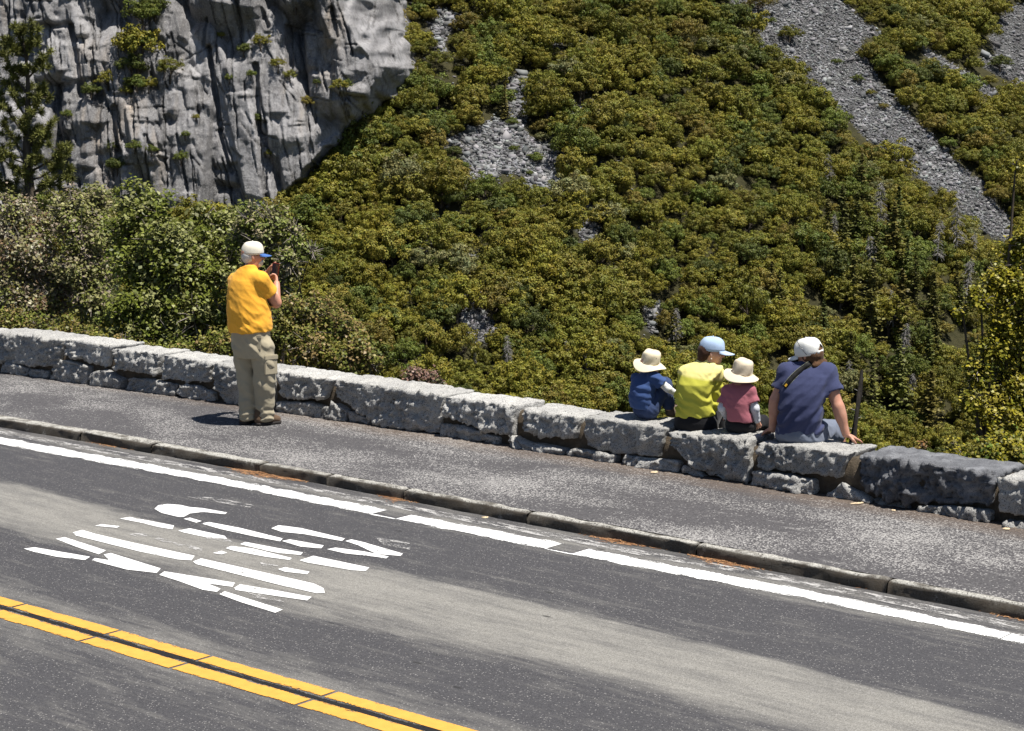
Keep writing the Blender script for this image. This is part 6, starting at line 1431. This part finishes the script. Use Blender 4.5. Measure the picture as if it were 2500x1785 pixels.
# ---------------------------------------------------------------- boy in blue, knees drawn up
def make_boy():
    base = seat_point(1578, .22); Y0 = base[1]; k = 5.6875
    def J(cx, cy, dy=0.0): return on_y(1500 + cx / k, 800 + cy / k, Y0 + dy) - base
    e = empty('person', tuple(base)); tag(e, 'child in dark blue T-shirt and cream sun hat sitting with knees drawn up', 'person')
    A = math.radians(48); lo, hi = (-.26, -.30, -.10), (.42, .50, .78)
    rs, re, rw_ = J(575, 705, -.02), J(740, 845, -.02), J(835, 905, .04); ls, le, lw = J(300, 700, .12), J(480, 860, .30), J(700, 880, .26)
    hc = J(500, 510, .06); HA, HP, HR = math.radians(62), -.25, 0
    rhip, rkn, ran = J(500, 1150, .02), J(695, 790, .10), J(770, 1170, .14); lhip, lkn, lan = J(430, 1150, .14), J(660, 820, .30), J(760, 1160, .32); ran[2] = .05; lan[2] = .05
    S = Sdf(lo, hi, .007)
    S.loft([(max(.03, J(0, 1170)[2]), *J(430, 1170, .06)[:2], .085, .075), (J(0, 900)[2], *J(390, 900, .04)[:2], .08, .065), (J(0, 720)[2], *J(430, 720, .05)[:2], .085, .06), (J(0, 640)[2], *J(445, 640, .06)[:2], .06, .045)], A, .02)
    S.chain([rs, re, rw_], [.030, .026, .021], .015); S.chain([ls, le, lw], [.030, .026, .021], .015); hand(S, rw_, np.array([.45, .5, -.3]), np.array([-.3, .2, -1]), .5, .72, -1); hand(S, lw, np.array([.6, -.2, -.4]), np.array([0, -.3, -1]), .5, .72, 1)
    S.cone(J(450, 640, .06), hc + [0, 0, -.05], .036, .034, .02); head(S, hc, HA, HP, HR, .86)
    S.chain([rhip, rkn, ran], [.055, .04, .03], .02); S.chain([lhip, lkn, lan], [.055, .04, .03], .02)
    S.chain([ran, ran + az(A) * .10 + [0, 0, -.015]], [.03, .025]); S.chain([lan, lan + az(A) * .10 + [0, 0, -.015]], [.03, .025])
    link('body', S.mesh('body'), M_SKIN2, e); eyes(e, hc, HA, HP, HR, .86)
    T = Sdf(lo, hi, .007); st = []
    for cy, cx, w, d, dy in ((1180, 400, .098, .092, .06), (1080, 388, .102, .100, .05), (950, 382, .107, .104, .04), (820, 396, .108, .098, .04), (730, 420, .106, .085, .05), (680, 435, .090, .070, .05), (640, 445, .062, .052, .06), (610, 450, .045, .042, .06)):
        p = J(cx, cy, dy); st.append((p[2], p[0], p[1], w, d))
    T.loft(st, A, .025); sm = rs + (re - rs) * .52; T.chain([rs + [-.03, 0, .012], rs, sm, sm + (re - rs) * .25], [.043, .046, .048, .048], .025); T.cut_local(sm, re - rs, .08)
    sm2 = ls + (le - ls) * .5; T.chain([ls, sm2, sm2 + (le - ls) * .2], [.045, .047, .047], .025); T.cut_local(sm2, le - ls, .08)
    T.cut(J(400, 1125, .03), (-.10, 0, -1)); T.cut(J(450, 622, .06), (0, .2, 1)); T.wrinkle(lambda x, y, z: folds(1.7, .007, (8, 8, 18), True, .3)(x, y, z) + .002 * np.sin((z + .25 * x) * 110 + 4 * perlin(x * 8, y * 8, z * 8)))
    link('t_shirt', T.mesh('t_shirt'), cloth('blue_cotton', (.040, .075, .195), .12), e)
    P = Sdf(lo, hi, .007); P.ell(J(440, 1165, .07) * [1, 1, 0] + [0, 0, .075], (.115, .10, .082), frame(A), .02); P.chain([rhip + [0, 0, .01], rkn, rkn + (ran - rkn) * .75], [.072, .058, .05], .025); P.chain([lhip + [0, 0, .01], lkn, lkn + (lan - lkn) * .75], [.072, .058, .05], .025)
    P.wrinkle(folds(3.9, .010, (14, 14, 14), True, .6)); link('trousers', P.mesh('trousers'), cloth('dark_denim', (.035, .055, .125), .2), e)
    W_ = Sdf(lo, hi, .006); W_.chain([sm - (re - rs) * .1, re, rw_ - unit(rw_ - re) * .01], [.034, .031, .026], .015); W_.chain([sm2, le, lw], [.034, .031, .026], .015); W_.wrinkle(folds(8.3, .003, (20, 20, 30))); link('undersleeve', W_.mesh('undersleeve'), cloth('white_sleeve', (.70, .70, .69), .04), e)
    for a_ in (ran, lan):
        B = Sdf(np.array(a_) - .16, np.array(a_) + .22, .007); p = a_ * [1, 1, 0] + [0, 0, .034]; B.chain([p, p + az(A + .3) * .12], [.036, .032], .02); B.cone(p, p + [0, 0, .04], .034, .034); B.cut((0, 0, .003), (0, 0, -1)); link('shoe', B.mesh('shoe'), cloth('brown_shoe', (.13, .10, .075), .25), e)
    c = J(500, 478, .06); bucket_hat(e, c, frame(math.radians(40), .05, -.26), .083, .100, .066, M_CREAM, 3, .50)
make_boy()

# ---------------------------------------------------------------- child in pink
def make_girl():
    base = seat_point(1806, .19); Y0 = base[1]; k = 5.6875
    def J(cx, cy, dy=0.0): return on_y(1500 + cx / k, 800 + cy / k, Y0 + dy) - base
    e = empty('person', tuple(base)); tag(e, 'child in dusky pink T-shirt over white sleeves and cream sun hat', 'person')
    A = math.radians(28); lo, hi = (-.30, -.26, -.40), (.40, .62, .76)
    rs, re, rw_ = J(1870, 870, .0), J(1948, 1120, -.01), J(1980, 1290, .03); ls, le, lw = J(1575, 880, .08), J(1500, 1110, .06), J(1560, 1240, .16)
    hc = J(1765, 650, .06); HA, HP, HR = math.radians(40), -.12, 0
    rhip, rkn = J(1830, 1370, .08), J(2060, 1390, .26); lhip, lkn = J(1660, 1370, .10), J(1640, 1330, .40); rkn[2] = .05; lkn[2] = .07
    S = Sdf(lo, hi, .007)
    S.loft([(J(0, 1370)[2], *J(1745, 1370, .06)[:2], .09, .075), (J(0, 1100)[2], *J(1725, 1100, .03)[:2], .07, .055), (J(0, 880)[2], *J(1722, 880, .03)[:2], .075, .048), (J(0, 790)[2], *J(1730, 790, .04)[:2], .06, .045)], A, .02)
    S.chain([rs, re, rw_], [.030, .026, .021], .015); S.chain([ls, le, lw], [.030, .026, .021], .015); hand(S, rw_, np.array([.1, .6, -.5]), np.array([-.3, .2, -1]), .4, .70, -1); hand(S, lw, np.array([.4, .6, -.3]), np.array([0, -.2, -1]), .4, .70, 1)
    S.cone(J(1735, 800, .05), hc + [0, 0, -.05], .036, .034, .02); head(S, hc, HA, HP, HR, .86)
    S.chain([rhip, rkn, rkn + [.03, .04, -.28]], [.055, .042, .03], .02); S.chain([lhip, lkn, lkn + [0, .03, -.28]], [.055, .042, .03], .02)
    link('body', S.mesh('body'), M_SKIN2, e); eyes(e, hc, HA, HP, HR, .86)
    T = Sdf(lo, hi, .007); st = []
    for cy, cx, w, d, dy in ((1340, 1755, .108, .098, .05), (1230, 1742, .106, .098, .04), (1100, 1725, .104, .092, .03), (980, 1715, .104, .086, .03), (890, 1718, .106, .076, .03), (840, 1722, .096, .066, .035), (800, 1728, .072, .054, .04), (765, 1735, .048, .044, .05)):
        p = J(cx, cy, dy); st.append((p[2], p[0], p[1], w, d))
    T.loft(st, A, .025); sm = rs + (re - rs) * .66; T.chain([rs + [-.03, 0, .012], rs, sm, sm + (re - rs) * .25], [.044, .047, .050, .050], .025); T.cut_local(sm, re - rs, .08, .056)
    sm2 = ls + (le - ls) * .72; T.chain([ls + [.03, 0, .012], ls, sm2, sm2 + (le - ls) * .2], [.044, .047, .050, .050], .025); T.cut_local(sm2, le - ls, .08, .056)
    T.cut(J(1745, 1292, .03), (-.03, 0, -1)); T.cut(J(1735, 778, .05), (0, .25, 1)); T.wrinkle(folds(6.6, .009, (8, 8, 9), True, .5))
    link('t_shirt', T.mesh('t_shirt'), cloth('pink_marl', (.37, .125, .155), .16), e)
    P = Sdf(lo, hi, .007); P.ell(J(1750, 1370, .07) * [1, 1, 0] + [0, 0, .068], (.125, .11, .075), frame(A), .02); P.chain([rhip, rkn, rkn + [.03, .04, -.24]], [.066, .056, .045], .025); P.chain([lhip, lkn, lkn + [0, .03, -.24]], [.066, .056, .045], .025); P.wrinkle(folds(5.1, .003, (12, 12, 12)))
    link('trousers', P.mesh('trousers'), cloth('black_leggings', (.014, .014, .017), .15), e)
    W_ = Sdf(lo, hi, .006); W_.chain([sm - (re - rs) * .12, re, rw_ - unit(rw_ - re) * .005], [.038, .036, .028], .015); W_.chain([sm2 - (le - ls) * .12, le, lw], [.038, .036, .028], .015); W_.wrinkle(folds(4.3, .003, (20, 20, 34))); link('undersleeve', W_.mesh('undersleeve'), cloth('pale_grey_sleeve', (.60, .62, .67), .05), e)
    for a_ in (rkn + [.03, .04, -.28], lkn + [0, .03, -.28]):
        B = Sdf(np.array(a_) - .16, np.array(a_) + .22, .008); B.chain([a_, a_ + az(A) * .12], [.036, .032], .02); B.cone(a_, a_ + [0, 0, .04], .034, .034); link('shoe', B.mesh('shoe'), cloth('small_grey_shoe', (.13, .13, .13), .25), e)
    c = J(1770, 628, .05); bucket_hat(e, c, frame(math.radians(30), .04, -.24), .088, .112, .068, M_TAN, 5, .50)
make_girl()
